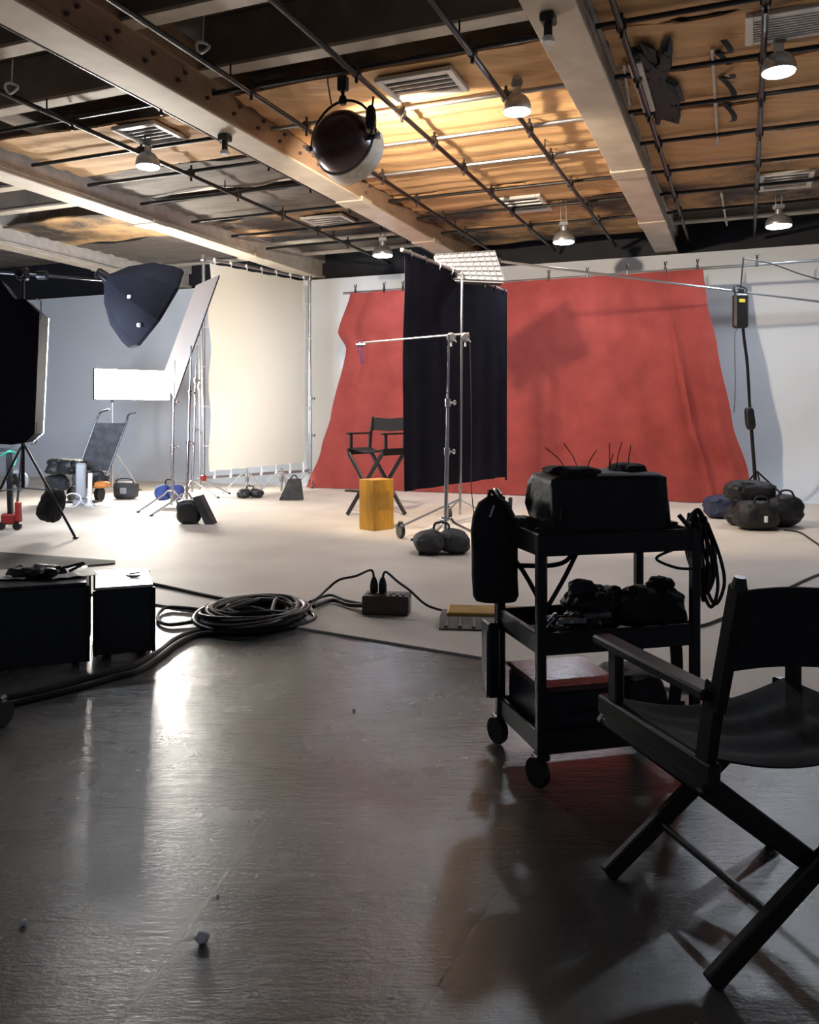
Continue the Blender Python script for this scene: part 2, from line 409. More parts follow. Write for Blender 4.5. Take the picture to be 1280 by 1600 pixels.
# insulation boards under the joists: ragged sheets, each with its own sag
def board(q0, q1, p0, p1, z, mat, seed, rag=.13):
    def fn(u, v):
        q = q0+(q1-q0)*u; p = p0+(p1-p0)*v
        if v in (0, 1): p += rag*mnoise.noise(Vector((q*1.7, seed*5.1, v)))
        zz = z+.035*mnoise.noise(Vector((q*1.3, p*1.9, seed)))+.008*math.sin(p*19+seed+.8*mnoise.noise(Vector((q*.8, 0, seed))))+.014*mnoise.noise(Vector((q*.7, p*9, seed+4)))
        return R(q, p, zz)
    mb = MB(); mb.sheet(fn, 48, 32, .02); struct('ceiling_panel', mb, mat, 60)
sd = 0
for (q0, q1, ps, mats) in (
    (-4.46, -1.40, (6.6, 7.55, 8.5, 9.45, 10.4, 11.4), (m_insul,)*5),
    (-4.46, -1.40, (11.42, 12.6, 13.9), (m_insul2,)*2),
    (-1.03, 5.0, (4.6, 5.6), (m_insul3,)),
    (-1.03, 5.0, (5.62, 6.6, 7.55, 8.5, 9.45, 10.5), (m_insul2, m_insul, m_insul, m_insul, m_insul)),
    (-1.03, 5.0, (10.52, 11.6, 12.6), (m_insul2, m_insul2)),
    (-7.67, -4.83, (6.75, 8.1), (m_insul,)), (-7.67, -4.83, (8.12, 9.2), (m_insul3,)), (-7.67, -4.83, (9.5, 10.6), (m_insul3,)), (-7.67, -4.83, (10.7, 11.9), (m_insul2,)),
    (-10.86, -8.04, (9.7, 11.2), (m_insul2,)), (-10.86, -8.04, (11.3, 13.2), (m_insul3,))):
    for k in range(len(ps)-1):
        sd += 1; board(q0, q1, ps[k]+.01, ps[k+1]-.01, 4.255+rnd.uniform(-.008, .008), mats[k], sd)
# pale soffit strip and the dark torn opening beside it, right bay
mb = MB(); mb.box(P(1004, 138, 7.35)+Vector((0, 0, .0)), (.11, 1.15, .03), RM, .004); struct('ceiling_strip', mb, m_beam)
mb = MB(); mb.bag(P(1030, 145, 7.42)+Vector((0, 0, .05)), (.24, 1.5, .06), .5, .05, 6, RM, seed=3); struct('ceiling_opening', mb, m_blackwall)

# ================================================================== LIGHTING GRID
ZP = 4.12; zp = ZP-CH
qs = [k*zp for k in (-2.11, -1.742, -1.403, -1.047, -.695, -.295, .045)]
psx = [k*zp for k in (2.18, 2.525, 2.83, 3.17, 3.56, 3.92, 4.28)]
grid = thing('lighting_grid', R(-2.8, 8, ZP), 'black pipe lighting grid clamped up under the orange ceiling', 'pipe grid')
for q in qs:
    mb = MB(); mb.tube(R(q, 2.6, ZP), R(q, 14.2, ZP), .024, n=10); o = build('long_pipe', mb, m_pipe, grid)
for i, p in enumerate(psx):
    for (q0, q1) in bays[1:]:
        q0 += .005; q1 -= .005
        mb = MB(); mb.tube(R(q0, p, ZP+.05), R(q1, p, ZP+.05), .021, n=10)
        mt = m_dullsteel if (i in (1, 2, 3) and q1 < -1 and q0 > -5) else m_pipe
        o = build('cross_pipe', mb, mt, grid)
        mb = MB()
        for q in qs:
            if q0 < q < q1:
                mb = MB(); mb.box(R(q, p, ZP+.025), (.075, .075, .10), RM, .015); mb.tube(R(q, p, ZP-.07), R(q, p, ZP+.12), .014, n=8)
                build('coupler', mb, m_coupler, o)
mb = MB()
for q in qs[::2]:
    for p in (6.0, 8.9, 11.9): mb.tube(R(q, p, ZP), R(q, p, 4.25), .008, n=6)
each('hanger_rod', mb, m_pipe, grid)

# ================================================================== PENDANT LAMPS
def pendant(x, y, Y, r, label):
    c = P(x, y, Y)
    t = thing('pendant_lamp', c, label, 'ceiling lamp', 'round pendant lamps under the ceiling')
    mb = MB(); mb.lathe([(r*1.02, -.005), (r*1.05, .012), (r*1.02, .05), (r*.90, .09), (r*.68, .125), (r*.40, .145), (r*.30, .15), (r*.30, .21), (r*.12, .23)], c, n=28); build('lamp_housing', mb, m_alu, t)
    mb = MB(); mb.lathe([(r*.2, -.016), (r*.95, -.012), (r*.96, -.006)], c, n=28); tag(build('lens', mb, m_lampglow, t), 'glowing white lens')
    mb = MB()
    for s in (-1, 1): mb.tube(c+Vector((s*r*.25, 0, .25)), Vector((c.x+s*r*.25, c.y, 4.25)), .007, n=6)
    each('hanger_rod', mb, m_dullsteel, t)
    mb = MB(); mb.box((c.x, c.y, c.z+.25), (r*.8, r*.6, .06), None, .01); build('ballast_box', mb, m_grey, t)
pendant(1217, 112, 6.55, .125, 'glowing pendant lamp just below the large vent in the top corner')
pendant(808, 174, 7.3, .12, 'glowing pendant lamp between the round scoop light and the grey beam')
pendant(881, 378, 11.5, .145, 'glowing pendant lamp at the far end of the middle bay, above the red backdrop')
pendant(1217, 353, 10.9, .16, 'glowing pendant lamp hanging before the black upper wall')
pendant(231, 260, 8.8, .12, 'glowing pendant lamp in the dark bay beside a small square dark-grilled vent')
pendant(598, 399, 13.0, .155, 'glowing pendant lamp beside the top of the black flag')

# ================================================================== CEILING VENTS
def vent(x, y, Y, wq, wp, label, nsl=7, zlist=None):
    k = (4.225-CH)/((HY-y)/F); c = Vector(((x-640)/F*k, k, 4.215))
    t = thing('ceiling_vent', c, label, 'air vent', 'grilles in the ceiling')
    mb = MB()
    for s in (-1, 1):
        mb.box(c+R(s*(wq/2-.03), 0, 0), (.06, wp, .04), RM, .006); mb.box(c+R(0, s*(wp/2-.03), 0), (wq-.12, .06, .04), RM, .006)
    build('vent_frame', mb, m_vent, t)
    mb = MB(); mb.box(c+Vector((0, 0, .012)), (wq-.1, wp-.1, .012), RM, .002); build('vent_backing', mb, m_ventdark, t)
    mb = MB()
    for i in range(nsl): mb.box(c+R(0, (i-(nsl-1)/2)*(wp-.16)/(nsl-1), -.004), (wq-.12, .022, .02), RM @ Matrix.Rotation(.1, 3, 'X'), .002)
    build('vent_slats', mb, m_vent, t)
vent(660, 131, 0, .72, .52, 'white ceiling vent over the scoop light, brightly lit', 5)
vent(236, 208, 0, .55, .58, 'small white framed vent with a dark grille between the two long beams', 6)
vent(1252, 32, 0, .78, .50, 'large white framed vent cut by the top corner of the picture', 9)
vent(1228, 281, 0, .62, .75, 'white vent just above the pendant lamp by the black upper wall', 6)
vent(516, 344, 0, .70, .62, 'grey vent below the scoop light, past the long brown beam', 5)
vent(820, 318, 0, .62, .8, 'white vent at the far end of the middle bay', 5)

# small clamps bolted beneath two beams, loose loops on the grid, torn strips
def beam_clamp(c, label):
    c = Vector(c)
    t = thing('beam_clamp', c, label, 'clamp', 'clamps beneath the beams')
    mb = MB(); mb.box(c+Vector((0, 0, -.03)), (.10, .12, .06), RM, .01); mb.tube(c+Vector((0, 0, -.05)), c+Vector((0, 0, -.15)), .03, n=12); build('clamp_body', mb, m_darksteel, t)
    mb = MB(); mb.lathe([(.035, -.15), (.05, -.17), (.04, -.19)], c, n=14); build('bulb', mb, m_whiteplastic, t)
beam_clamp(R(-4.81+.12, 6.82, 3.98), 'small dark clamp under the long brown beam with bolts')
beam_clamp(R(-1.38+.13, 5.62, 3.98), 'small dark clamp under the grey beam near the top edge')
def loop(x, y, Y, r, label):
    c = P(x, y, Y); mb = MB()
    mb.path([c+Vector((r*math.cos(a), .02*math.sin(2*a), r*.8*math.sin(a))) for a in [i*2*PI/18 for i in range(18)]], .012, 6, closed=True)
    mb.path([c+Vector((0, 0, r*.8)), c+Vector((.01, 0, r+.2))], .006, 5)
    single('cable_loop', mb, m_whiteplastic, label, 'cable loop', 'loops tied on the grid')
loop(317, 74, 6.6, .05, 'white tape loop on the grid above the long brown beam')
loop(18, 138, 7.3, .055, 'white tape loop on the grid, far from the brown beam')
for i, (x, y, h) in enumerate(((1132, 75, .16), (1137, 120, .24), (1139, 163, .2))):
    k = (4.22-CH)/((HY-y)/F); c = Vector(((x-640)/F*k, k, 4.22)); mb = MB()
    def fn(u, v): return c+R((u-.5)*.05+.05*math.sin(v*7+i), 0, 0)+R(0, (v-.5)*.5, -.04-.05*math.sin(v*PI*2+i))
    mb.sheet(fn, 3, 16, .006)
    single('torn_strip', mb, m_blackwall, ('curled black strip peeling from the ceiling, topmost of three', 'curled black strip peeling from the ceiling, middle of three', 'curled black strip peeling from the ceiling, lowest of three')[i], 'torn strip', 'curled strips peeling off the ceiling')
# thin pale conduits along the boards
for (x, y0, y1, lab) in ((1113, 75, 228, 'pale conduit across the orange boards beside the curled strips'), (975, 100, 165, 'short pale conduit on the boards hard by the grey beam'), (1127, 300, 352, 'pale conduit near the black upper wall')):
    k0 = (4.19-CH)/((HY-y0)/F); k1 = (4.19-CH)/((HY-y1)/F); mb = MB(); x1 = x+9
    mb.tube(((x-640)/F*k0, k0, 4.19), ((x1-640)/F*k1, k1, 4.19), .014, n=8)
    for k in (.1, .5, .9): mb.box(Vector(((x-640)/F*k0, k0, 4.2)).lerp(Vector(((x1-640)/F*k1, k1, 4.2)), k), (.05, .02, .035), RM, .004)
    single('conduit', mb, m_beam, lab, 'conduit', 'conduits on the ceiling boards')

# ================================================================== SCOOP LIGHT
sc = P(534, 221, 7.2); tgt = Vector((2.6, 12.9, 1.9)); ax = (tgt-sc).normalized()
t = thing('scoop_light', sc, 'large round oxblood scoop light with a worn cream rim hanging from the grid', 'studio light')
r = .275
mb = MB(); mb.lathe([(.06, -.20), (.14, -.185), (.21, -.145), (.255, -.08), (.272, 0), (.276, .06)], sc, ax, 36, cap1=False); build('lamp_housing', mb, m_oxblood, t)
mb = MB(); mb.lathe([(.276, .05), (.292, .055), (.296, .19), (.292, .225), (.27, .225), (.268, .06)], sc, ax, 36, False, False); tag(build('rim', mb, m_worncream, t), 'worn cream rim')
mb = MB(); mb.lathe([(.01, .05), (.07, .05), (.07, .055), (.01, .055)], sc, ax, 28); build('lens', mb, m_scoopglow, t)
mb = MB(); up = Vector((0, 0, 1)); sd_ = ax.cross(up).normalized(); upx = sd_.cross(ax).normalized()
pts = [sc+ax*.02+sd_*math.cos(a)*.335+Vector((0, 0, 1))*(math.sin(a)*.36) for a in [PI*i/20 for i in range(21)]]
mb.path(pts, .012, 8)
for s in (-1, 1): mb.tube(sc+ax*.02+sd_*s*.27, sc+ax*.02+sd_*s*.36, .02, n=10)
build('yoke', mb, m_darksteel, t)
mb = MB()
for s in (-1, 1): mb.lathe([(.03, 0), (.034, .02), (.02, .045)], sc+ax*.02+sd_*s*.345, sd_*s, 12)
each('tilt_knob', mb, m_whiteplastic, t)
mb = MB(); top = sc+ax*.02+Vector((0, 0, .36))
mb.tube(top, (top.x, top.y, 4.16), .016, n=10); mb.box((top.x, top.y, 4.13), (.09, .07, .13), RM, .012); mb.lathe([(.028, -.03), (.04, 0), (.028, .04)], top, n=12); build('hanging_clamp', mb, m_darksteel, t)
mb = MB(); mb.path(smooth_path([top+Vector((.26, .1, .08)), top+Vector((.24, .12, -.12)), sc+sd_*.30+Vector((.02, 0, .12)), sc+sd_*.26+Vector((0, 0, .0)), sc-ax*.15+Vector((.05, 0, -.05))]), .010, 6)
mb.bag(sc+sd_*.30+Vector((0, -.05, .14)), (.09, .09, .2), .7, .02, 9, seed=4); build('power_cord', mb, m_rubber, t)
mb = MB(); mb.path([top+Vector((-.1, 0, -.03)), top+Vector((-.13, 0, .15)), top+Vector((-.14, 0, .45))], .006, 5); build('safety_cable', mb, m_darksteel, t)

# ================================================================== RED BACKDROP
AE = math.radians(24); CE, SE = math.cos(AE), math.sin(AE)
def BD(wv, z, off=0): return Vector((CE*wv, 14-SE*wv, z))+Vector((-SE, -CE, 0))*off      # off is towards the camera
def lerp_tab(tab, z):
    for (z0, a), (z1, b) in zip(tab, tab[1:]):
        if z <= z0 and z >= z1:
            k = (z0-z)/(z0-z1); return a+(b-a)*(.5*k+.5*k*k*(3-2*k))
    return tab[0][1] if z > tab[0][0] else tab[-1][1]
LT = [(3.4, -1.095), (2.73, -1.347), (2.45, -1.18), (1.28, -1.476), (.7, -1.667), (.02, -1.93)]
RT = [(3.4, 4.68), (2.94, 4.73), (2.24, 4.877), (1.17, 5.075), (.445, 5.29), (.02, 5.36)]
bd = thing('backdrop', BD(1.8, ZF), 'huge mottled red muslin backdrop draped from a high crossbar', 'backdrop')
def fn(u, v):
    z = 3.4-(3.4-ZF-.01)*v
    wv = lerp_tab(LT, z)*(1-u)+lerp_tab(RT, z)*u
    amp = .025+.10*v*max(0, (u-.55)/.45)
    o = amp*math.sin(u*70+3*math.sin(u*9)) * (.25+.75*mnoise.noise(Vector((u*6, 1.3, 0)))**2*2)
    o += .05*mnoise.noise(Vector((u*5, v*2, 2)))*v
    o += .10*math.exp(-((u-.905-.02*v)/.006)**2)*min(1, v*2)                 # one deep crease
    o += .07*v*math.exp(-((u-.97)/.012)**2)
    o += .45*max(0, v-.86)**1.2*2*(.3+.7*abs(u-.5)*2)
    return BD(wv, z, o+.05)
mb = MB(); mb.sheet(fn, 190, 60, .006); build('muslin', mb, m_red, bd, 60)
mb = MB(); mb.tube(BD(-1.25, 3.41, .02), BD(6.2, 3.41, .02), .022, n=10); build('crossbar', mb, m_dullsteel, bd)
for wv in (-1.0, -.45, -.1, 2.4, 3.0, 3.6, 4.15, 4.6, 5.4):
    mb = MB(); c = BD(wv, 3.42, .05)
    mb.box(c, (.035, .03, .09), rz(-AE), .006); mb.bar(c+Vector((0, 0, .04)), c+Vector((.02, -.01, .13)), .018, .012); mb.bar(c+Vector((0, -.01, .04)), c+Vector((-.02, -.02, .12)), .018, .012)
    build('clamp', mb, m_darksteel, bd)

# ================================================================== STANDS
def tri_legs(t, c, z, L, angs, mat, r=.011, pad=True):
    for a in angs:
        f = Vector((c.x+L*math.cos(a), c.y+L*math.sin(a), ZF+.012)); mb = MB()
        mb.tube((c.x, c.y, z), f, r, n=8); o = build('leg', mb, mat, t)
        if pad:
            mb = MB(); mb.bag(f, (.04, .04, .024), .7, 0); build('rubber_foot', mb, m_rubber, o)
def cstand(c, h, label, name='c_stand', mat=None, L=.42, angs=(.5, 2.6, 4.7), tilt=(0, 0), group=None, joints=(.42, .72), cat='stand', turtle=True):
    mat = mat or m_chrome; c = Vector((c.x, c.y, ZF))
    t = thing(name, c, label, cat, group); top = Vector((c.x+tilt[0], c.y+tilt[1], h))
    z0 = .28 if turtle else .75
    at = lambda k: c+(top-c)*k
    ks = [0.04]+list(joints)+[1.0]
    for i in range(len(ks)-1):
        mb = MB(); mb.tube(at(ks[i]), at(ks[i+1]), .019-.004*i, n=12); build('pole', mb, mat, t)
    for k in joints:
        mb = MB(); q = at(k); mb.tube(q-Vector((0, 0, .035)), q+Vector((0, 0, .035)), .028, n=12); mb.tube(q, q+Vector((.06, -.02, 0)), .009, n=8); mb.lathe([(.015, 0), (.024, .008), (.024, .02), (.01, .03)], q+Vector((.05, -.016, 0)), (1, -.3, 0), 10)
        build('collar', mb, mat, t)
    for a in angs:
        mb = MB(); d = Vector((math.cos(a), math.sin(a), 0)); ce = Vector((c.x, c.y, 0))
        if turtle: pts = [ce+Vector((0, 0, z0)), ce+d*.06+Vector((0, 0, z0-.005)), ce+d*.12+Vector((0, 0, z0-.06)), ce+d*L+Vector((0, 0, ZF+.012))]; mb.path(smooth_path(pts, 4), .013, 8)
        else: mb.tube(ce+Vector((0, 0, z0)), ce+d*L+Vector((0, 0, ZF+.012)), .011, n=8); mb.tube(ce+d*L*.5+Vector((0, 0, z0/2)), ce+Vector((0, 0, .16)), .007, n=6)
        o = build('leg', mb, mat, t); mb = MB(); mb.bag(ce+d*L+Vector((0, 0, ZF+.012)), (.045, .045, .024), .7, 0); build('rubber_foot', mb, m_rubber, o)
    return t, top
def sandbag(c, mat, label, size=(.34, .24, .2), rot=0, cat='sandbag', group='sandbags on the stands', z=ZF, seed=0, name='sandbag'):
    c = Vector((c.x, c.y, z)); t = thing(name, c, label, cat, group); Mz = rz(rot); d = Mz @ Vector((size[0]*.25, 0, 0))
    mb = MB()
    for s in (-1, 1): mb.bag(c+d*s+Vector((0, 0, size[2]/2)), (size[0]*.58, size[1], size[2]), .8, .035, 8, Mz @ Matrix.Rotation(s*.18, 3, 'Y'), seed=seed+s)
    mb.v = [Vector((v.x, v.y, max(v.z, z+.001))) for v in mb.v]
    build('bag', mb, mat, t)
    mb = MB(); h = size[2]
    mb.path(smooth_path([c+d*.6+Vector((0, 0, h*.85)), c+d*.5+Vector((0, 0, h*1.25)), c-d*.5+Vector((0, 0, h*1.28)), c-d*.6+Vector((0, 0, h*.85))]), .010, 6); build('strap', mb, m_canvas, t)
    return t

# ================================================================== WHITE SILK FRAME
A0, A1 = P(318, 655, 13.0), P(484, 655, 14.9); A0.z = A1.z = 0
zb, zt = .30, 3.74
sf = thing('diffusion_frame', (A0+A1)/2+Vector((0, 0, zb)), 'tall white silk stretched in a metal frame, glowing from behind', 'diffusion screen')
d = (A1-A0); nrm = Vector((d.y, -d.x, 0)).normalized()
def fs(u, z, o=0): return A0+d*u+Vector((0, 0, z))+nrm*o
def fn(u, v):
    uu = .05+.885*u; zz = zb+.15+(zt-zb-.22)*v
    uu += .012*math.sin(v*PI*6)*(1 if u > .5 else -1)*abs(2*u-1)**6; zz += .006*math.cos(u*PI*12)*abs(2*v-1)**8*(1 if v > .5 else -1)
    zz += (-.05*(1-u) if v < .2 else 0)
    return fs(uu, zz, .02*mnoise.noise(Vector((u*3, v*3, 5)))-.01*math.sin(u*PI)*math.sin(v*PI))
mb = MB(); mb.sheet(fn, 40, 50, .003); build('silk', mb, m_silk, sf, 70)
for (a, b) in ((fs(0, zb), fs(0, zt)), (fs(1, zb), fs(1, zt)), (fs(0, zb), fs(1, zb)), (fs(0, zt), fs(1, zt))):
    mb = MB(); dd = (b-a).normalized()*.02; mb.tube(a-dd, b+dd, .026, n=12); build('frame_tube', mb, m_dullsteel, sf)
for (u, z) in ((0, zb), (1, zb), (0, zt), (1, zt)):
    mb = MB(); mb.box(fs(u, z), (.075, .075, .095), rz(math.atan2(d.y, d.x)), .012); tag(build('corner_joint', mb, m_redpl if (z == zb and u == 0) else m_dullsteel, sf))
for i in range(7):
    for z, s in ((zt, -1), (zb, 1)):
        u = .08+.84*i/6; mb = MB(); mb.path([fs(u, z+.03, .02), fs(u+.01, z, .032), fs(u+.005, z+s*.16, .01)], .009, 6); mb.bag(fs(u, z, .03), (.04, .04, .05), .8, 0); each('tie', mb, m_whiteplastic, sf)
for i in range(5):
    for u, s in ((0, 1), (1, -1)):
        z = zb+.5+i*.62; mb = MB(); mb.path([fs(u-.01*s, z, .02), fs(u, z, .032), fs(u+.055*s, z, .01)], .008, 6); each('tie', mb, m_whiteplastic, sf)
t_, _ = cstand(P(312, 655, 13.15)*1.0-Vector((0, 0, 0)), 2.4, 'dull stand holding the silk frame on the bounce board side', mat=m_dullsteel, group='stands behind the silk frame', L=.5, angs=(2.4, 4.3, .6))
t_, _ = cstand(P(486, 655, 14.8), 2.2, 'dull stand holding the silk frame on the red backdrop side', mat=m_dullsteel, group='stands behind the silk frame', L=.28, angs=(3.3, 4.9, 6.0))
for i, (x, y) in enumerate(((386, 772), (440, 772))):
    c = G(x, y, ZF)
    t = thing('folding_base', c, ('folded pale metal stand base under the silk, beside the flat black sandbag', 'folded pale metal stand base under the silk, beside the slanted dark bag')[i], 'stand base', 'metal bases under the silk')
    mb = MB()
    for (dx, dy) in ((-.38, -.05), (.30, -.12), (.05, .3)): mb.path(smooth_path([c+Vector((0, 0, .34)), c+Vector((dx*.3, dy*.3, .30)), c+Vector((dx, dy, .015))], 4), .014, 7)
    mb.tube(c+Vector((0, 0, .05)), c+Vector((0, 0, .42)), .018, n=10); build('leg_set', mb, m_alu, t)
    mb = MB(); mb.tube(c+Vector((0, 0, .2)), c+Vector((0, 0, .28)), .03, n=10); build('collar', mb, m_dullsteel, t)
sandbag(G(391, 778, ZF), m_black, 'flat black sandbag under the silk', (.36, .22, .14), .3, seed=2)
c = G(456, 781, ZF); t = thing('sandbag', c, 'slanted dark grey sandbag leaning on a stand base under the silk', 'sandbag', 'sandbags on the stands')
mb = MB(); mb.prism([c+Vector((-.18, .08, 0)), c+Vector((.17, .08, 0)), c+Vector((.14, .0, .32)), c+Vector((-.03, 0, .32))], (0, -.16, 0)); build('bag', mb, m_greybag, t)
mb = MB(); mb.path(smooth_path([c+Vector((-.02, -.1, .30)), c+Vector((.05, -.1, .38)), c+Vector((.12, -.1, .30))]), .010, 6); build('strap', mb, m_canvas, t)

# ================================================================== LED PANEL, BOUNCE BOARD AND STANDS AT THE LEFT
YL = 14.0
la, lb = P(147, 577, 13.65), P(147, 625, 13.65); ra, rb_ = P(266, 578, 14.35), P(266, 625, 14.35)
c0 = (la+lb+ra+rb_)/4; t = thing('led_panel', (lb+rb_)/2, 'blazing rectangular light panel on a thin stand', 'studio light')
ed = Vector((ra.x-la.x, ra.y-la.y, 0)).normalized(); Ml = rz(math.atan2(ed.y, ed.x)); wl = math.hypot(ra.x-la.x, ra.y-la.y); hl = la.z-lb.z+.02; bk = Ml @ Vector((0, 1, 0))
mb = MB(); mb.box(c0, (wl-.03, .02, hl-.03), Ml, .005); build('diffuser', mb, m_led, t)
mb = MB(); mb.box(c0+bk*.05, (wl, .07, hl), Ml, .01); build('lamp_housing', mb, m_blackmetal, t)
px_ = P(177, 626, 13.95); cp = Vector((px_.x, px_.y, c0.z))+bk*.06
mb = MB(); mb.tube(cp-Vector((0, 0, .30)), cp, .02, n=10); mb.box(cp+bk*.03, (.1, .04, .14), Ml, .01); build('mount', mb, m_darksteel, t)
cstand(Vector((cp.x, cp.y, 0)), cp.z-.29, 'thin light stand beneath the blazing light panel', 'light_stand', m_chrome, L=.45, angs=(.2, 2.3, 4.4), turtle=False)
q = [P(306, 446, 12.9), P(342, 430, 11.9), P(273, 623, 11.9), P(253, 591, 12.9)]
n = (q[1]-q[0]).cross(q[3]-q[0]).normalized(); n = n if n.y > 0 else -n
mb = MB(); mb.prism(q, n*.02); bb = single('bounce_board', mb, m_white, 'narrow white board tilted between the blazing light panel and the silk', 'reflector')
mb = MB(); mb.tube(q[1]+n*.01, q[2]+n*.01, .010, n=6); mb.v = [v-bb.location for v in mb.v]; tag(build('edge_trim', mb, m_darksteel, None), None).parent = bb
cA, topA = cstand(G(268, 800), 2.0, 'chrome c-stand with a blue sandbag at its foot', group='chrome stands by the silk', L=.42, angs=(3.6, 5.3, 1.2), tilt=(.04, 0))
cB, topB = cstand(G(291, 806), 2.15, 'chrome c-stand with a slant-fronted dark sandbag at its foot', group='chrome stands by the silk', L=.42, angs=(3.5, 5.6, 1.3), tilt=(.05, .05))
cC, topC = cstand(P(300, 655, 12.55), 2.5, 'tall c-stand behind the tilted bounce board', L=.4, angs=(2.6, 4.6, .5), tilt=(.07, .05), group='chrome stands by the silk')
t = thing('grip_arm', topC, 'short chrome grip arm clamped to the bounce board', 'grip arm')
mb = MB(); mb.tube(topC+Vector((.0, -.03, -.02)), (q[0]+q[2])/2+n*.03, .010, n=8); build('rod', mb, m_chrome, t)
mb = MB(); mb.lathe([(.03, -.03), (.045, -.01), (.045, .02), (.03, .04)], topC, (0, -1, 0), 14); build('grip_head', mb, m_chrome, t)
sandbag(G(265, 792, ZF), m_bluebag, 'blue sandbag draped over the c-stand base', (.36, .26, .22), .1, seed=5, z=.10)
c = G(307, 818, ZF); t = thing('sandbag', c, 'dark sandbag with a slanting front beside the blue sandbag', 'sandbag', 'sandbags on the stands')
mb = MB(); mb.bag(c+Vector((-.08, 0, .14)), (.28, .24, .28), .6, .03, 8, seed=8); build('bag', mb, m_black, t)
mb = MB(); mb.prism([c+Vector((-.02, -.1, .31)), c+Vector((.06, -.1, .33)), c+Vector((.22, -.1, .0)), c+Vector((.12, -.1, 0))], (0, .2, 0)); build('flap', mb, m_greybag, t)

# boom stand at the left: pole, boom, octagonal softbox; big softbox in front
Yb = 8.7
base = G(36, 838); base.z = ZF; t = thing('boom_stand', base, 'black tripod stand whose boom arm carries the octagonal softbox', 'stand')
tp = P(36, 428, Yb)
mb = MB(); mb.tube((tp.x, Yb, .5), (tp.x, Yb, tp.z), .018, n=12); build('pole', mb, m_blackmetal, t)
mb = MB(); mb.path([P(-40, 424, Yb), P(36, 428, Yb+.02), P(168, 438, Yb+.9)], .014, 10); build('boom_arm', mb, m_blackmetal, t)
mb = MB(); mb.box(tp, (.11, .09, .13), None, .015); mb.lathe([(.03, 0), (.05, .02), (.05, .05), (.02, .07)], tp+Vector((0, -.05, 0)), (0, -1, 0), 14); build('boom_clamp', mb, m_blackmetal, t)
mb = MB(); p65 = P(66, 430, Yb+.18); mb.tube(p65-Vector((.05, 0, 0)), p65+Vector((.05, 0, 0)), .045, n=14); build('counter_knob', mb, m_blackmetal, t)
apex = Vector((tp.x, Yb, 1.15))
for fx, fy in ((118, 842), (24, 818), (-40, 850)):
    f = G(fx, fy, ZF); mb = MB(); mb.tube(Vector((tp.x, Yb, .98)), f+Vector((0, 0, .012)), .013, n=8); mb.tube(Vector((tp.x, Yb, .5)), f*.5+Vector((tp.x, Yb, .98))*.5, .009, n=6); o = build('leg', mb, m_blackmetal, t)
    mb = MB(); mb.bag(f+Vector((0, 0, .012)), (.05, .05, .024), .7, 0); build('rubber_foot', mb, m_rubber, o)
# octagonal softbox
ap = P(170, 437, 9.6); rc = P(237, 480, 9.75); ax2 = Vector((rc.x-ap.x, .27, rc.z-ap.z)); Lx = ax2.length; ax2.normalize(); Rr = 76/F*9.75
t = thing('softbox', ap, 'deep dark octagonal softbox hanging from the boom arm', 'softbox')
mb = MB(); mb.lathe([(.06, -.03), (.10, .0), (Rr*.45, Lx*.16), (Rr*.78, Lx*.48), (Rr*.96, Lx*.84), (Rr, Lx), (Rr*.98, Lx+.04)], ap, ax2, 8, True, False, PI/8); build('fabric_shell', mb, m_softbox, t, 20)
mb = MB(); mb.lathe([(.01, Lx-.01), (Rr*.97, Lx-.008), (Rr*.97, Lx), (.01, Lx+.002)], ap, ax2, 8, True, True, PI/8); build('front_diffuser', mb, m_silk, t)
mb = MB(); mb.lathe([(.05, -.16), (.065, -.14), (.065, -.02)], ap, ax2, 16); build('lamp_head', mb, m_blackmetal, t)
mb = MB()
for (x, y) in ((202, 464), (217, 508)):
    v = P(x, y, 9.1); mb.bag(v, (.045, .02, .05), .7, 0)
x8, y8, z8 = basis(ax2)
mb = MB()
for (x, y) in ((202, 464), (217, 508)):
    # a small reflective tab lying on the shell where the sight line meets it
    dv = (P(x, y, 9.6)-cam.location).normalized(); lo, best = 8.5, None
    for k in range(400):
        pt = cam.location+dv*(8.4+k*.005); h = (pt-ap).dot(ax2); rr_ = ((pt-ap)-ax2*h).length
        pr = [(.0, .10), (.16, .45*Rr), (.48, .78*Rr), (.84, .96*Rr), (1, Rr)]
        if 0 < h < Lx:
            for (h0, r0), (h1, r1) in zip(pr, pr[1:]):
                if h0 <= h/Lx <= h1 and rr_ < (r0+(r1-r0)*(h/Lx-h0)/(h1-h0))*.965: best = pt
        if best: break
    if best: mb.bag(best, (.05, .05, .05), .8, 0, nu=12, nv=8)
if mb.v: tag(build('reflective_tab', mb, m_paper, t), 'small white tab')
# big softbox at the left edge
Ys = 8.25
t = thing('softbox', P(5, 692, Ys), 'big flat dark rectangular softbox in front of the black tripod stand', 'softbox')
poly = [(-75, 690), (-75, 500), (-20, 440), (2, 438), (14, 456), (23, 467), (39, 467), (62, 489), (54, 678), (39, 692), (19, 695)]
fo = lambda x: Vector((-.12, .28+.22*(x+75)/137, 0))
mb = MB(); nP = len(poly); back = [P(x, y, Ys) for x, y in poly]; front = [P(x, y, Ys)+fo(x) for x, y in poly]
mb.add(back+front, [list(range(nP))]+[[i, (i+1) % nP, nP+(i+1) % nP, nP+i] for i in range(nP)]); build('fabric_shell', mb, m_softbox, t)
mb = MB(); fnrm = Vector((-.24, .97, 0)); mb.prism([p-fnrm*.02 for p in front], -fnrm*.015); tag(build('front_diffuser', mb, m_softglow, t), 'glowing front cloth')
mb = MB(); fx0, fx1 = front[0], front[-3]; fe = Vector((.97, .24, 0))
for k in range(7):
    z = front[0].z+.06+k*.21; mb.box(Vector((front[0].x, front[0].y, z))+fe*.40+fnrm*.11, (.80, .22, .012), rz(math.atan2(.24, .97)), .002)
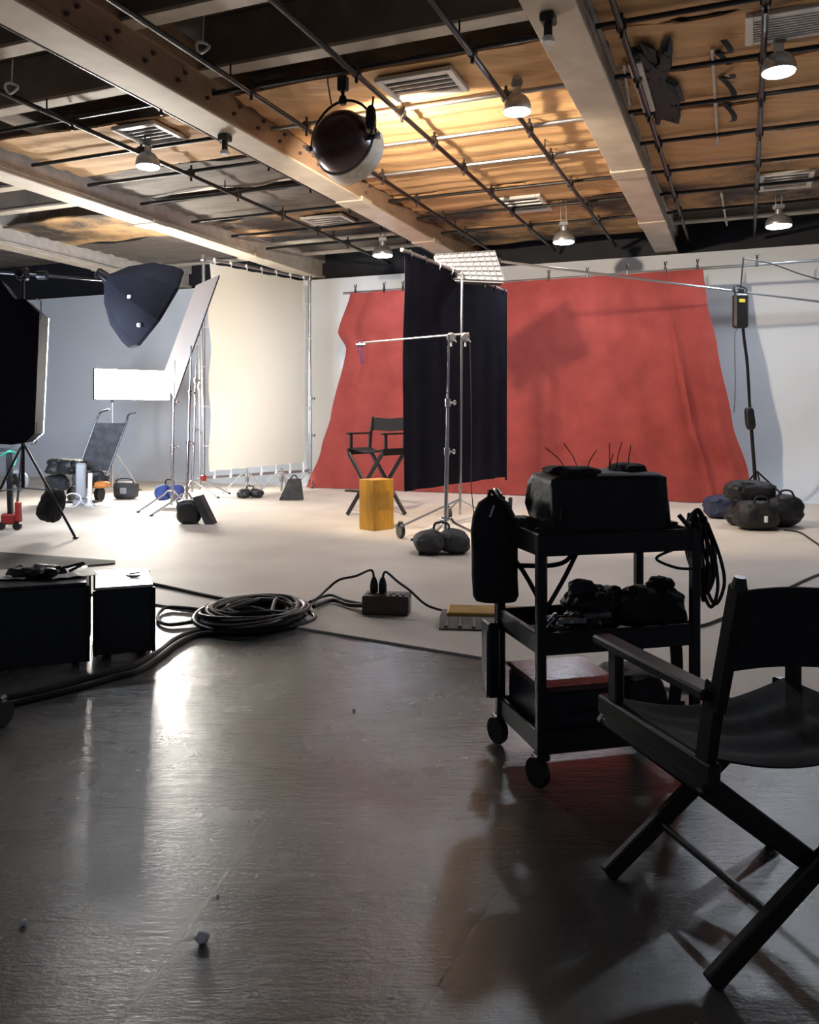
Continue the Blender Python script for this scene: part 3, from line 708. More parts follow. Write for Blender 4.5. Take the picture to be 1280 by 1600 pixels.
each('added_spill_louvre', mb, m_softbox, t)  # unseen slats, added to keep the softbox's glow off floor and beam
mb = MB(); mb.path([P(57, 466, Ys), P(64, 470, Ys), P(64, 500, Ys)], .006, 6); mb.path([P(57, 660, Ys), P(56, 694, Ys), P(48, 694, Ys)], .006, 6); each('corner_rod', mb, m_dullsteel, t)
c = P(81, 790, 8.62); t = thing('sandbag', Vector((c.x, c.y, P(81, 815, 8.6).z)), 'black sandbag slung from the leg of the boom stand', 'sandbag', 'sandbags on the stands')
mb = MB(); mb.bag(c, (.25, .16, .36), .75, .04, 7, Matrix.Rotation(.25, 3, 'Y'), seed=9); build('bag', mb, m_canvas, t)
mb = MB(); mb.path(smooth_path([P(72, 774, 8.6), P(74, 758, 8.66), P(86, 772, 8.6)]), .012, 6); build('strap', mb, m_canvas, t)

# rolling rack with a fan at the left edge
c = G(14, 828, ZF); t = thing('equipment_cart', c, 'dark wheeled equipment post with a small fan and red housing', 'cart')
mb = MB(); mb.bar(c+Vector((.02, 0, .06)), c+Vector((0, 0, .86)), .05, .05, (0, 1, 0)); mb.bar(c+Vector((-.2, .1, .86)), c+Vector((.12, .1, .9)), .09, .04); build('upright_post', mb, m_blackmetal, t)
mb = MB(); f = P(26, 752, c.y+.2); mb.lathe([(.10, -.03), (.125, -.02), (.125, .02), (.10, .03)], f, (.2, -1, 0), 24, False, False); mb.path([f+Vector((.09*math.cos(a), -.02, .09*math.sin(a))) for a in [i*2*PI/16 for i in range(16)]], .006, 5, closed=True); o = build('fan', mb, m_grey, t)
mb = MB()
for k in range(4):
    a = k*PI/2+.4; mb.box(f+Vector((.05*math.cos(a), 0, .05*math.sin(a))), (.08, .006, .05), Matrix.Rotation(-a, 3, 'Y'), .002)
mb.lathe([(.02, -.02), (.025, 0), (.02, .02)], f, (0, -1, 0), 12); build('blade_set', mb, m_darksteel, o)
mb = MB(); mb.path(smooth_path([P(2, 712, c.y), P(16, 705, c.y-.05), P(26, 712, c.y+.05), P(22, 728, c.y)]), .014, 7); build('green_hose', mb, m_green, t)
mb = MB(); mb.box(c+Vector((.0, .06, .12)), (.16, .2, .12), None, .02); mb.box(c+Vector((.1, .0, .20)), (.05, .08, .22), None, .015); build('red_housing', mb, m_redpl, t)
mb = MB()
for s in (-.08, .10): mb.tube(c+Vector((s, -.04, .045)), c+Vector((s, .0, .045)), .044, n=18)
each('wheel', mb, m_rubber, t)

# hand truck with its load, far left
Yh = 12.2; g = G(140, 790); c = Vector((P(140, 790, Yh).x, Yh, ZF))
t = thing('hand_truck', c, 'dark hand truck leaning back with curved handles up', 'hand truck')
tl, tr2, br, bl = P(149, 661, Yh+.15), P(197, 661, Yh+.15), P(170, 735, Yh), P(122, 735, Yh)
mb = MB(); nn = (tr2-tl).cross(bl-tl).normalized(); mb.prism([tl, tr2, br, bl], nn*.04); build('back_panel', mb, m_greybag, t)
for a, b_, hx in ((tl, bl, ((154, 650), (158, 644), (171, 640))), (tr2, br, ((199, 652), (203, 647), (212, 645)))):
    mb = MB(); bot = b_+(b_-a).normalized()*.32; bot.z = max(bot.z, ZF+.10)
    mb.path(smooth_path([bot, b_, a]+[P(x, y, Yh+.18) for x, y in hx], 5), .014, 8); build('rail', mb, m_darksteel, t)
for s in (-1, 1):
    mb = MB(); cw = Vector((c.x-.06+s*.2, Yh+.02, ZF+.11)); mb.lathe([(.05, -.03), (.108, -.03), (.112, 0), (.108, .03), (.05, .03)], cw, (1, -.15, 0), 22); build('wheel', mb, m_rubber, t)
mb = MB(); mb.box((c.x-.05, Yh-.12, ZF+.02), (.44, .26, .02), None, .004); build('toe_plate', mb, m_darksteel, t)
for i, (x, y, s, lab, mt) in enumerate((
    (103, 729, (.50, .4, .22), 'black equipment bag on top of the pile beside the hand truck', m_nylon),
    (90, 754, (.34, .30, .22), 'lumpy black bag low in the pile by the hand truck', m_canvas),
    (131, 750, (.28, .26, .24), 'dark bag in the middle of the pile, against the hand truck', m_greybag),
    (152, 748, (.30, .28, .22), 'small dark bag at the foot of the hand truck panel', m_nylon))):
    v = P(x, y, Yh-.35+.1*(i % 2)); mb = MB(); mb.bag(v, s, .65, .07, 6, seed=20+i); single('equipment_bag', mb, mt, lab, 'bag', 'bags by the hand truck')
mb = MB(); v = P(127, 764, Yh-.5); mb.box((v.x, v.y, .34+ZF), (.13, .14, .50), rz(.2), .02); mb.box((v.x, v.y, ZF+.045), (.2, .2, .09), rz(.2), .02); single('speaker_box', mb, m_grey, 'narrow upright grey case before the dark bags', 'case')
mb = MB(); v = P(140, 772, Yh-.6); mb.tube((v.x, v.y, ZF+.02), (v.x+.01, v.y, .47), .03, n=14); mb.lathe([(.07, 0), (.07, .02), (.035, .05)], (v.x, v.y, ZF), n=16); single('white_tube', mb, m_whiteplastic, 'short white upright tube beside the grey case', 'tube')
v = G(112, 793, ZF); mb = MB(); mb.path(smooth_path([v+Vector((.12*math.cos(a), .05*math.sin(a)+.02*math.sin(3*a), .10+.09*math.sin(a))) for a in [i*2*PI/14 for i in range(27)]], 3), .010, 6); mb.path(smooth_path([v+Vector((.12, 0, .1)), v+Vector((.3, -.1, .012)), v+Vector((.6, -.05, .012))]), .008, 6); single('cable_tangle', mb, m_whiteplastic, 'tangle of pale cable on the floor by the grey case', 'cable')
v = P(158, 757, Yh-.45); mb = MB(); mb.bag((v.x, v.y, v.z), (.22, .2, .10), .7, .05, 8, seed=31); single('folded_cloth', mb, m_orange, 'small orange cloth tucked under the hand truck', 'cloth')
c = G(197, 779, ZF); t = thing('equipment_bag', c, 'squat grey bag with a strap, on the floor under the light panel', 'bag')
mb = MB(); mb.bag(c+Vector((0, 0, .13)), (.34, .26, .26), .42, .02, 7, rz(-.15), seed=6); build('bag_body', mb, m_greybag, t)
mb = MB(); mb.path(smooth_path([c+Vector((-.13, -.05, .2)), c+Vector((-.1, -.07, .30)), c+Vector((.1, -.07, .30)), c+Vector((.14, -.05, .2))]), .010, 6); build('strap', mb, m_canvas, t)
mb = MB(); mb.box(c+Vector((.0, -.132, .13)), (.10, .008, .09), rz(-.15), .002); tag(build('patch', mb, m_grey, t), 'pale patch')

# ================================================================== BLACK FLAG
b0, b1 = Vector((-.05, 8.4, 0)), Vector((1.327, 11.5, 0)); t = thing('flag', (b0+b1)/2+Vector((0, 0, .42)), 'big black cloth flag hanging in front of the red backdrop', 'flag')
def fp(u, v): return b0+(b1-b0)*u+Vector((0, 0, (2.92+.07*u)*(v)+(.49-.065*u)*(1-v)))
nb = Vector(((b1-b0).y, -(b1-b0).x, 0)).normalized()
def fn(u, v):
    p = fp(u, v); o = .018*math.sin(u*26+2*math.sin(u*7))*(1.15-v)+.02*mnoise.noise(Vector((u*4, v*3, 1)))
    p += (b1-b0).normalized()*(-.04*math.sin(v*PI)*(1-u)*.8+.05*math.sin(v*PI)*u*-.4); return p+nb*o
mb = MB(); mb.sheet(fn, 80, 40, .006); build('cloth', mb, m_velvet, t, 60)
mb = MB(); mb.tube(fp(-.02, 1), fp(1.01, 1), .02, n=10); build('top_bar', mb, m_dullsteel, t)
for k in range(9):
    mb = MB(); p = fp(.04+k*.115, 1); mb.path([p+nb*.01-Vector((0, 0, .06)), p+nb*.03+Vector((0, 0, .0)), p+Vector((0, 0, .03)), p-nb*.03, p-nb*.01-Vector((0, 0, .06))], .008, 6); each('tie', mb, m_whiteplastic if 2 <= k <= 6 else m_canvas, t)
mb = MB(); mb.tube(fp(1.005, 1.0), fp(1.005, 0)-Vector((0, 0, .05)), .016, n=8); build('side_bar', mb, m_blackmetal, t)

# overhead panel on the boom from the right
pc = [P(679, 400, 9.75), P(771, 394, 10.3), P(787, 441, 10.1), P(692, 437, 9.62)]
nl = (pc[1]-pc[0]).cross(pc[3]-pc[0]).normalized(); nl = nl if nl.y < 0 else -nl     # towards the camera and down
t = thing('overhead_light', sum(pc, Vector())/4, 'tilted light panel with an egg-crate grid above the black flag', 'studio light')
mb = MB(); mb.prism([p-nl*.02 for p in pc], -nl*.05); build('lamp_housing', mb, m_blackmetal, t)
mb = MB(); mb.prism(pc, -nl*.018); build('diffuser', mb, m_toppanel, t)
mb = MB()
for i in range(10):
    u = i/9; mb.bar(pc[0].lerp(pc[1], u)+nl*.02, pc[3].lerp(pc[2], u)+nl*.02, .008, .03, nl, .001)
for i in range(7):
    u = i/6; mb.bar(pc[0].lerp(pc[3], u)+nl*.02, pc[1].lerp(pc[2], u)+nl*.02, .008, .03, nl, .001)
build('egg_crate', mb, m_grey, t)
# right stand with the long boom
sb = Vector((4.72, 11.3, ZF)); t = thing('boom_stand', sb, 'dark stand with a long grey boom arm crossing the red backdrop', 'stand')
hd = P(1157, 456, 11.3)
mb = MB(); mb.tube(P(1183, 785, 11.3), P(1172, 640, 11.3), .024, n=12); mb.path(smooth_path([P(1172, 640, 11.3), P(1168, 570, 11.3), P(1162, 520, 11.3), hd]), .020, 10); mb.tube(hd, P(1162, 402, 11.3), .010, n=8); build('pole', mb, m_blackmetal, t)
bl_ = P(778, 408, 10.3); bdv = (hd-bl_)
mb = MB(); mb.tube(bl_, hd+bdv*.40, .016, n=12); tag(build('boom_arm', mb, m_alu, t), 'grey boom arm')
mb = MB(); mb.lathe([(.03, -.05), (.05, -.03), (.05, .03), (.03, .05)], hd, (0, -1, 0), 14); mb.box(bl_, (.07, .07, .09), None, .012); build('boom_clamp', mb, m_darksteel, t)
mb = MB(); v = P(1172, 654, 11.28); mb.bag(v, (.12, .1, .30), .5, .01, 6, Matrix.Rotation(-.08, 3, 'Y'), seed=2); build('ballast', mb, m_black, t)
for a in (-.3, -1.7, -2.9):
    mb = MB(); f = sb+Vector((.5*math.cos(a), .5*math.sin(a), .012)); mb.tube(sb+Vector((0, 0, .5)), f, .013, n=8); build('leg', mb, m_blackmetal, t)
v = P(1157, 486, 11.14); t = thing('power_supply', v-Vector((0, 0, .24)), 'black power box with a yellow sticker hung under the long boom', 'power box')
mb = MB(); mb.box(v, (.19, .12, .46), None, .03); build('box_body', mb, m_black, t)
mb = MB(); mb.box(v+Vector((0, -.062, .13)), (.08, .006, .045), None, .001); tag(build('sticker', mb, m_lime, t), 'yellow sticker')
mb = MB(); mb.path(smooth_path([v+Vector((-.07, 0, .23)), v+Vector((-.08, 0, .32)), v+Vector((0, .1, .36)), v+Vector((.08, 0, .30)), v+Vector((.07, 0, .23))]), .012, 7); build('hanging_loop', mb, m_canvas, t)
mb = MB(); mb.path(smooth_path([P(1152, 512, 11.16), P(1148, 530, 11.16), P(1149, 600, 11.16), P(1147, 645, 11.16)]), .006, 5); build('cord', mb, m_rubber, t)
mb = MB(); mb.path(smooth_path([P(1162, 404, 11.25), P(1205, 412, 11.3), P(1250, 428, 11.4), P(1300, 442, 11.5)]), .008, 6); single('cable', mb, m_rubber, 'thin dark cable slung from the tip of the stand above the power box', 'cable')

# ================================================================== C-STAND BEFORE THE FLAG
cs, tp_ = cstand(G(696, 857), 2.02, 'chrome c-stand in front of the black flag, sandbag on its base', L=.52, angs=(-2.05, .25, 2.2), tilt=(.035, .02), joints=(.45, .68))
t = thing('grip_arm', tp_, 'long chrome grip arm reaching out in front of the red backdrop', 'grip arm')
mb = MB(); mb.tube(P(733, 521, 8.0), P(561, 536, 8.2), .010, n=8); build('rod', mb, m_chrome, t)
for x in (705, 727):
    mb = MB(); v = P(x, 527, 7.96); mb.lathe([(.028, -.04), (.045, -.02), (.045, .02), (.028, .04)], v, (0, -1, 0), 14); mb.tube(v, v+Vector((.0, -.02, -.09)), .012, n=8); mb.tube(v+Vector((0, -.03, -.0)), v+Vector((.05, -.04, -.05)), .008, n=6); build('grip_head', mb, m_dullsteel, t)
v = P(563, 546, 8.15); t = thing('spring_clamp', v, 'small purple clamp gripping the end of the long grip arm', 'clamp')
mb = MB(); mb.bar(v+Vector((0, 0, .0)), v+Vector((.02, 0, -.14)), .03, .03, (0, 1, 0)); mb.bar(v+Vector((-.01, 0, -.02)), v+Vector((-.03, 0, .09)), .016, .02, (0, 1, 0)); mb.bar(v+Vector((.01, 0, -.02)), v+Vector((.02, 0, .10)), .016, .02, (0, 1, 0)); build('jaws', mb, m_purple, t)
mb = MB(); mb.tube(v+Vector((-.04, 0, .045)), v+Vector((.05, 0, .045)), .018, n=10); build('pivot', mb, m_dullsteel, t)
sandbag(G(690, 864, ZF), m_greybag, 'dark sandbag saddled over the foot of the c-stand before the black flag', (.46, .36, .21), .15, seed=12)
# rolling stand carrying the flag
rb = Vector((P(719, 655, 9.6).x, 9.6, ZF)); t = thing('rolling_stand', rb, 'tall thin wheeled stand carrying the top bar of the black flag', 'stand')
mb = MB(); mb.tube((rb.x, 9.6, .12), (rb.x+.02, 9.6, 2.88), .016, n=10); build('pole', mb, m_chrome, t)
mb = MB(); mb.bar((rb.x+.02, 9.58, 2.87), (rb.x+.05, 9.98, 2.95), .04, .04); build('flag_clamp', mb, m_dullsteel, t)
for (fx, fy) in ((626, 826), (760, 806), (700, 800)):
    f = G(fx, fy, ZF+.1); mb = MB(); mb.tube((rb.x, 9.6, .30), f+Vector((0, 0, .02)), .013, n=8); o = build('leg', mb, m_dullsteel, t)
    mb = MB(); mb.lathe([(.03, -.02), (.075, -.02), (.082, 0), (.075, .02), (.03, .02)], f+Vector((0, 0, -.018)), (.9, .4, 0), 20); mb.box(f+Vector((0, 0, .045)), (.05, .05, .06), None, .01); build('caster', mb, m_rubber, o)
mb = MB(); mb.path(smooth_path([P(733, 522, 9.3), P(735, 560, 9.3), P(737, 690, 9.3), P(736, 750, 9.3), P(742, 818, 9.3)]), .006, 5); single('cable', mb, m_rubber, 'thin cable dangling before the black flag', 'cable')

# ================================================================== DIRECTOR CHAIRS
def director_chair(loc, rot, label, W, D, zs, za, zt, zp0, lean, mat, cloth, footrest=False, fz=0.0, tilt=1.0, group='director chairs'):
    # local axes: x to the chair's right, y forwards; the left rear foot is at the origin
    t = thing('director_chair', loc, label, 'chair', group, rot, True)
    V = lambda x, y, z: Vector((x, y, z))
    for x, s in ((0, -1), (W, 1)):
        mb = MB(); mb.bar(V(x, -.03, zs), V(x, D+.01, zs), .032, .05, bev=.005); o = build('seat_rail', mb, mat, t)
        mb = MB(); mb.bar(V(x, -.0, zs-.032), V(x, D-.02, zs-.032), .02, .014, bev=.002); build('hinge_strip', mb, m_darksteel, o)
        mb = MB(); mb.bar(V(x, -.02, za), V(x, D+.02, za), .055, .024, bev=.008); build('armrest', mb, mat, t)
        mb = MB(); mb.bar(V(x, D-.06, zs+.02), V(x, D-.06, za-.01), .026, .042, (0, 1, 0), bev=.004); build('arm_post', mb, mat, t)
        mb = MB(); mb.bar(V(x, .015, zs-.03), V(x, .015-lean*.45, za+.03), .026, .048, (0, 1, 0), bev=.004); mb.bar(V(x, .012-lean*.42, za-.03), V(x, -lean, zt+.012), .026, .042, (0, 1, 0), bev=.006); build('back_post', mb, mat, t)
    for y, k in ((0.0, 0), (D, 1)):
        for s in (0, 1):
            a = V(W if s else 0, y+(.012 if s else -.012), fz); b = V(0 if s else W, y+(.012 if s else -.012), zs-.03)
            a.z += .012
            mb = MB(); mb.bar(a, b, .024, .05, (0, 1, 0) if False else (b-a).cross(V(0, 1, 0)), bev=.004); build('leg', mb, mat, t)
    for s in (0, 1):
        k = .28; x = W*k if not s else W*(1-k); z = fz+.012+(zs-.03-fz)*k
        mb = MB(); mb.tube(V(x, -.01, z), V(x, D+.01, z), .010, n=10); build('stretcher', mb, mat, t)
        mb = MB(); mb.bar(V(W*s, 0, zs-.045), V(W*s, D, zs-.045), .018, .02); build('leg_hinge', mb, m_darksteel, t)
    if footrest:
        mb = MB(); mb.bar(V(.04, D+.06, fz+.32), V(W-.04, D+.06, fz+.32), .10, .02); mb.bar(V(.06, D, fz+.32), V(.06, D+.1, fz+.32), .03, .02); mb.bar(V(W-.06, D, fz+.32), V(W-.06, D+.1, fz+.32), .03, .02); build('footrest', mb, mat, t)
    def fs_(u, v):
        x = W*u; return V(x, .005+(D-.03)*v, zs+.028-.05*math.sin(u*PI)+.006*math.sin(v*22)*math.sin(u*PI))
    mb = MB(); mb.sheet(fs_, 24, 24, .005); build('seat', mb, cloth, t, 60)
    def fb_(u, v):
        z = zp0+(zt-zp0)*v; y = .012-lean*.42-(lean*.58-.012)*(z-za+.03)/(zt+.012-za+.03)
        return V(-.012+(W+.024)*u, y-.03-.02*math.sin(u*PI), z+.006*math.sin(u*9))
    mb = MB(); mb.sheet(fb_, 24, 10, .006); build('backrest', mb, cloth, t, 60)
    mb = MB()
    for x in (0, W): mb.tube(V(x, -lean, zt+.006), V(x, -lean*1.04, zt+.03), .018, .012, n=10)
    each('post_tip', mb, mat, t)
    return t
LB = G(1105, 1540); LF = G(945, 1370); d_ = LF-LB
director_chair((LB.x, LB.y, 0), math.atan2(d_.y, d_.x)-PI/2, 'big black wooden director chair beside the trolley, seen from behind', .55, .443, .462, .632, .87, .70, .105, m_wood, m_canvas)
# the tall one at the back, facing the camera's left
cc = Vector((P(588, 655, 10.45).x, 10.45, ZF)); f_ = Vector((-.6, -.8, 0)); ang = math.atan2(f_.y, f_.x)-PI/2; rx = rz(ang) @ Vector((1, 0, 0))
W2, D2 = .56, .44; org = cc-rx*W2/2-f_*D2/2
director_chair(tuple(org), ang, 'tall black director chair behind the yellow box, before the red backdrop', W2, D2, .83-ZF, 1.04-ZF, 1.235-ZF, 1.07-ZF, .05, m_black, m_canvas, True)
# yellow box
k0 = G(583, 830, ZF); a_ = Vector((-.67, .74, 0))*.24; b_ = Vector((.74, .67, 0))*.30
t = thing('wooden_box', k0+(a_+b_)/2, 'upright yellow wooden box standing in front of the tall director chair', 'box')
mb = MB(); ang = math.atan2(b_.y, b_.x); mb.box(k0+(a_+b_)/2+Vector((0, 0, .275)), (.30, .24, .55), rz(ang), .006); build('box_body', mb, m_yellow, t)
mb = MB(); cc_ = k0+b_/2-Vector((-.67, .74, 0)).normalized()*.002; mb.box(cc_+Vector((0, 0, .32)), (.16, .005, .20), rz(ang), .002); tag(build('pasted_panel', mb, m_yellowlid, t), 'duller yellow panel')

# ================================================================== FLOOR GEAR
# power box with plugs
c = G(604, 963, ZF); t = thing('power_box', c+Vector((0, .09, 0)), 'brown outlet box on the white floor with two plugs upright in it', 'power box')
Mz = rz(-.12); o_ = c+Vector((0, .10, 0))
mb = MB(); mb.box(o_+Vector((0, 0, .06)), (.29, .17, .115), Mz, .008); build('box_body', mb, m_distro, t)
mb = MB()
for i in range(4): mb.box(o_+Mz @ Vector((-.10+i*.068, .02, .119)), (.042, .055, .006), Mz, .002)
each('outlet', mb, m_black, t)
mb = MB()
for i in range(3): mb.box(o_+Mz @ Vector((.03+i*.04, -.05, .122)), (.018, .018, .012), Mz, .003)
mb.box(o_+Mz @ Vector((.146, 0, .06)), (.006, .10, .07), Mz, .002); build('switch_plate', mb, m_dullsteel, t)
plug_l, plug_r = o_+Mz @ Vector((-.085, .02, .12)), o_+Mz @ Vector((-.03, .02, .12))
def plug(v, label, pts):
    t = thing('power_plug', v, label, 'plug', 'plugs in the outlet box')
    mb = MB(); mb.lathe([(.022, .003), (.026, .01), (.026, .05), (.02, .075), (.012, .095)], v, n=14); build('plug_body', mb, m_rubber, t)
    mb = MB(); mb.path(smooth_path([v+Vector((0, 0, .09))]+pts), .008, 7); build('cord', mb, m_rubber, t)
plug(plug_l, 'black plug in the outlet box, cord arching to the coil', [plug_l+Vector((-.02, 0, .14)), P(556, 900, 5.15), P(530, 906, 5.2), P(512, 920, 5.25), G(492, 937, ZF+.01), G(460, 948, ZF+.03)])
plug(plug_r, 'black plug in the outlet box, cord arching to the yellow ramp', [plug_r+Vector((.02, 0, .13)), P(622, 909, 5.15), P(640, 922, 5.1), P(668, 946, 5.05), G(705, 957, ZF+.012), G(716, 960, ZF+.012)])
mb = MB(); mb.path(smooth_path([o_+Mz @ Vector((-.14, 0, .04)), G(545, 945, ZF+.02), G(520, 938, ZF+.02), G(490, 948, ZF+.02)]), .014, 8); mb.path(smooth_path([o_+Mz @ Vector((-.14, .03, .04)), G(540, 938, ZF+.02), G(515, 930, ZF+.02), G(485, 940, ZF+.02)]), .010, 8); single('cable', mb, m_rubber, 'thick black feeder cable from the coil into the outlet box', 'cable')
# coil
cc = G(398, 970); pts = []; rg = random.Random(3)
for i in range(16*18):
    a = i*2*PI/18; k = i/18; w1 = .27+.05*math.sin(k*2.4)+.03*math.sin(k*5.1+1); w2 = .31+.06*math.sin(k*1.9+2)
    pts.append(Vector((cc.x+w1*math.cos(a)+.03*math.sin(k*3), cc.y+w2*math.sin(a)+.05*math.cos(k*2.7), .016+.07*(.5+.5*math.sin(k*1.3+a*.5))*min(1, k/3))))
mb = MB(); mb.path(smooth_path(pts, 2), .013, 7)
for k in range(7):                                            # the crossing bights inside the coil
    a = rg.uniform(0, 6.3); p0 = cc+Vector((.26*math.cos(a), .33*math.sin(a), .06)); p1 = cc+Vector((.26*math.cos(a+2.2), .33*math.sin(a+2.2), .07)); mb.path(smooth_path([p0, p0.lerp(p1, .5)+Vector((rg.uniform(-.08, .08), rg.uniform(-.08, .08), .04)), p1]), .012, 7)
single('cable_coil', mb, m_rubber, 'big loose coil of black cable lying at the edge of the white floor', 'cable coil')
mb = MB(); mb.path(smooth_path([G(470, 950, .02), G(400, 944, .03), G(330, 932, .02), G(245, 914, .02), G(180, 905, .02)]), .013, 8); single('cable', mb, m_rubber, 'black cable leading from the coil back behind the pale-topped case', 'cable')
mb = MB(); mb.path(smooth_path([G(330, 955, .03), G(290, 950, .02), G(258, 950, .02), G(246, 966, .015), G(262, 976, .015), G(300, 972, .02), G(335, 965, .03)]), .011, 8); single('cable', mb, m_rubber, 'small stray loop of cable lying between the pale-topped case and the coil', 'cable')
for i, (dy, lab) in enumerate(((0, 'black cable crossing the front of the cases, upper strand'), (9, 'black cable crossing the front of the cases, lower strand'))):
    mb = MB(); mb.path(smooth_path([G(340, 985+dy*.3, .02), G(305, 987+dy*.6, .015), G(275, 998+dy, .015), G(250, 1017+dy, .015), G(215, 1036+dy*1.3, .015), G(175, 1050+dy, .015), G(120, 1064+dy*1.2, .015), G(50, 1083+dy, .015), G(-40, 1100+dy*1.3, .015)]), .015, 8); single('cable', mb, m_rubber, lab, 'cable', 'cables in front of the cases')
# cable ramp
c = G(762, 985, ZF); Mz = rz(-.10); t = thing('cable_ramp', c, 'low grey cable ramp with a yellow lid on the white floor behind the trolley', 'cable ramp')
o_ = c+Vector((.1, .17, 0))
mb = MB(); pr = [(-.20, 0), (.20, 0), (.20, .012), (.09, .055), (-.09, .055), (-.20, .012)]
mb.prism([o_+Mz @ Vector((-.36, y, z)) for y, z in pr], Mz @ Vector((.74, 0, 0))); build('ramp_base', mb, m_ramp, t)
mb = MB(); mb.box(o_+Mz @ Vector((-.02, .03, .062)), (.60, .22, .024), Mz, .008); tag(build('lid', mb, m_yellowlid, t), 'yellow lid')
mb = MB()
for i in range(9): mb.box(o_+Mz @ Vector((-.32+i*.08, -.15, .034)), (.02, .09, .012), Mz @ Matrix.Rotation(.37, 3, 'X'), .002)
each('tread', mb, m_black, t)
# road cases at the left
ev = Vector((.94, .35, 0)).normalized(); nv_ = Vector((-.35, .94, 0)).normalized(); Me = rz(math.atan2(ev.y, ev.x))
def road_case(c, L, Dp, h, label, lid_t, top):
    t = thing('road_case', c, label, 'case', 'black cases before the white floor')
    mb = MB(); mb.box(c+Vector((0, 0, .02+(h-.02)/2)), (L, Dp, h-.02), Me, .008); build('case_body', mb, m_case, t)
    mb = MB(); mb.box(c+Vector((0, 0, h+lid_t/2)), (L*.985, Dp*.985, lid_t), Me, .005); tag(build('lid', mb, top, t))
    mb = MB()
    for a in (-1, 1):
        for b in (-1, 1):
            mb.bar(c+ev*a*L/2*.995+nv_*b*Dp/2*.995+Vector((0, 0, .02)), c+ev*a*L/2*.995+nv_*b*Dp/2*.995+Vector((0, 0, h)), .02, .02, ev, .003)
    each('corner_trim', mb, m_blackmetal, t)
    mb = MB()
    for a in (-1, 1):
        for b in (-1, 1): mb.box(c+ev*a*(L/2-.06)+nv_*b*(Dp/2-.06)+Vector((0, 0, .0115)), (.04, .04, .021), Me, .004)
    each('foot', mb, m_rubber, t); return t
f0 = G(148, 1032); L2 = .285; c2 = f0+ev*L2/2+nv_*.26
road_case(c2, L2, .52, .352, 'narrow black case with a shining pale top beside the cable coil', .014, m_boxtop)
g1 = G(138, 1040); L1 = 1.0; c1 = g1-ev*L1/2+nv_*.26
road_case(c1, L1, .52, .398, 'long black case with papers strewn on its lid', .014, m_case)
mb = MB(); v = G(208, 899, .368); mb.box(v, (.05, .07, .006), Me @ rz(.5), .001); mb.tube(v+Vector((-.02, .0, .008)), v+Vector((.03, .02, .014)), .005, n=6); single('clip', mb, m_black, 'small dark clip lying on the shining pale case top', 'clip')
for i, (x, y, s, r_, lab) in enumerate(((112, 897, (.22, .24), .2, 'white sheet on the long case lid, beside the pale-topped case'), (16, 899, (.24, .26), -.3, 'white sheet on the long case lid, cut by the picture edge'))):
    v = G(x, y, .4165)
    def fn(u, w): return v+Me @ rz(r_) @ Vector(((u-.5)*s[0], (w-.5)*s[1], .004+.010*abs(mnoise.noise(Vector((u*3+i, w*3, 0))))))
    mb = MB(); mb.sheet(fn, 12, 12, .002); single('paper_sheet', mb, m_paper, lab, 'paper', 'papers on the long case')
mb = MB(); rg = random.Random(11)
for k in range(5):
    p0 = G(10+k*22, 897+rg.uniform(-4, 6), .43); mb.path(smooth_path([p0, p0+Vector((rg.uniform(-.1, .15), rg.uniform(-.1, .1), .03)), p0+Vector((rg.uniform(-.1, .2), rg.uniform(-.12, .12), -.002))]), .008, 6)
mb.bag(G(62, 893, .44), (.22, .18, .06), .7, .05, 9, seed=40); mb.v = [Vector((v.x, v.y, max(v.z, .416))) for v in mb.v]
single('cable_bundle', mb, m_rubber, 'black cable scraps heaped on the long case lid between the papers', 'cable')
mb = MB()
def fn(u, v): 
    a = G(-60, 905, 0).lerp(G(180, 884, 0), u); b = G(-60, 862, 0).lerp(G(180, 880, 0), u)
    p = a.lerp(b, v); p.z = ZF+.008+.05*max(0, math.sin(u*9+1))*math.sin(v*PI)*(1-u); return p
mb.sheet(fn, 30, 8, .008); single('floor_mat', mb, m_mat, 'dark rumpled mat on the white floor behind the long case', 'mat')
v = G(2, 1135); mb = MB(); mb.lathe([(.02, -.02), (.048, -.02), (.052, 0), (.048, .02), (.02, .02)], v+Vector((0, 0, .053)), (1, -.3, 0), 20); mb.box(v+Vector((-.02, .02, .09)), (.05, .06, .05), None, .01); single('loose_caster', mb, m_rubber, 'black caster wheel lying in front of the long case', 'wheel')
# crumbs on the concrete
for i, (x, y, s, lab) in enumerate(((316, 1474, .032, 'crumpled white paper scrap on the dark concrete, the largest'), (37, 1446, .018, 'pale chip alone on the concrete before the long case'), (340, 1402, .010, 'tiny pale chip beside the saw cut'), (553, 1112, .014, 'small chip on the concrete below the outlet box'), (735, 1425, .008, 'tiny pale chip where the brown concrete begins'))):
    v = G(x, y); mb = MB(); mb.bag(v+Vector((0, 0, s*.45)), (s, s*.8, s*.9), .9, s*.9, 60, rz(i), 14, 8, seed=50+i); single('paper_scrap', mb, m_paper, lab, 'scrap', 'scraps on the concrete')
# cables to the right on the white floor
mb = MB(); mb.path(smooth_path([G(1040, 985, ZF+.01), G(1095, 978, ZF+.01), G(1130, 966, ZF+.01), G(1185, 945, ZF+.01), G(1240, 915, ZF+.01), G(1300, 892, ZF+.01), G(1420, 868, ZF+.01), G(1600, 862, ZF+.01), G(1800, 835, ZF+.01)]), .009, 7); single('cable', mb, m_rubber, 'black cable running over the white floor from the trolley', 'cable')
mb = MB(); mb.path(smooth_path([G(1225, 828, ZF+.01), G(1250, 832, ZF+.01), G(1275, 848, ZF+.01), G(1310, 868, ZF+.01), G(1400, 880, ZF+.01), G(1540, 860, ZF+.01), G(1700, 825, ZF+.01)]), .010, 7); single('cable', mb, m_rubber, 'black cable running over the white floor from the pile of black bags', 'cable')
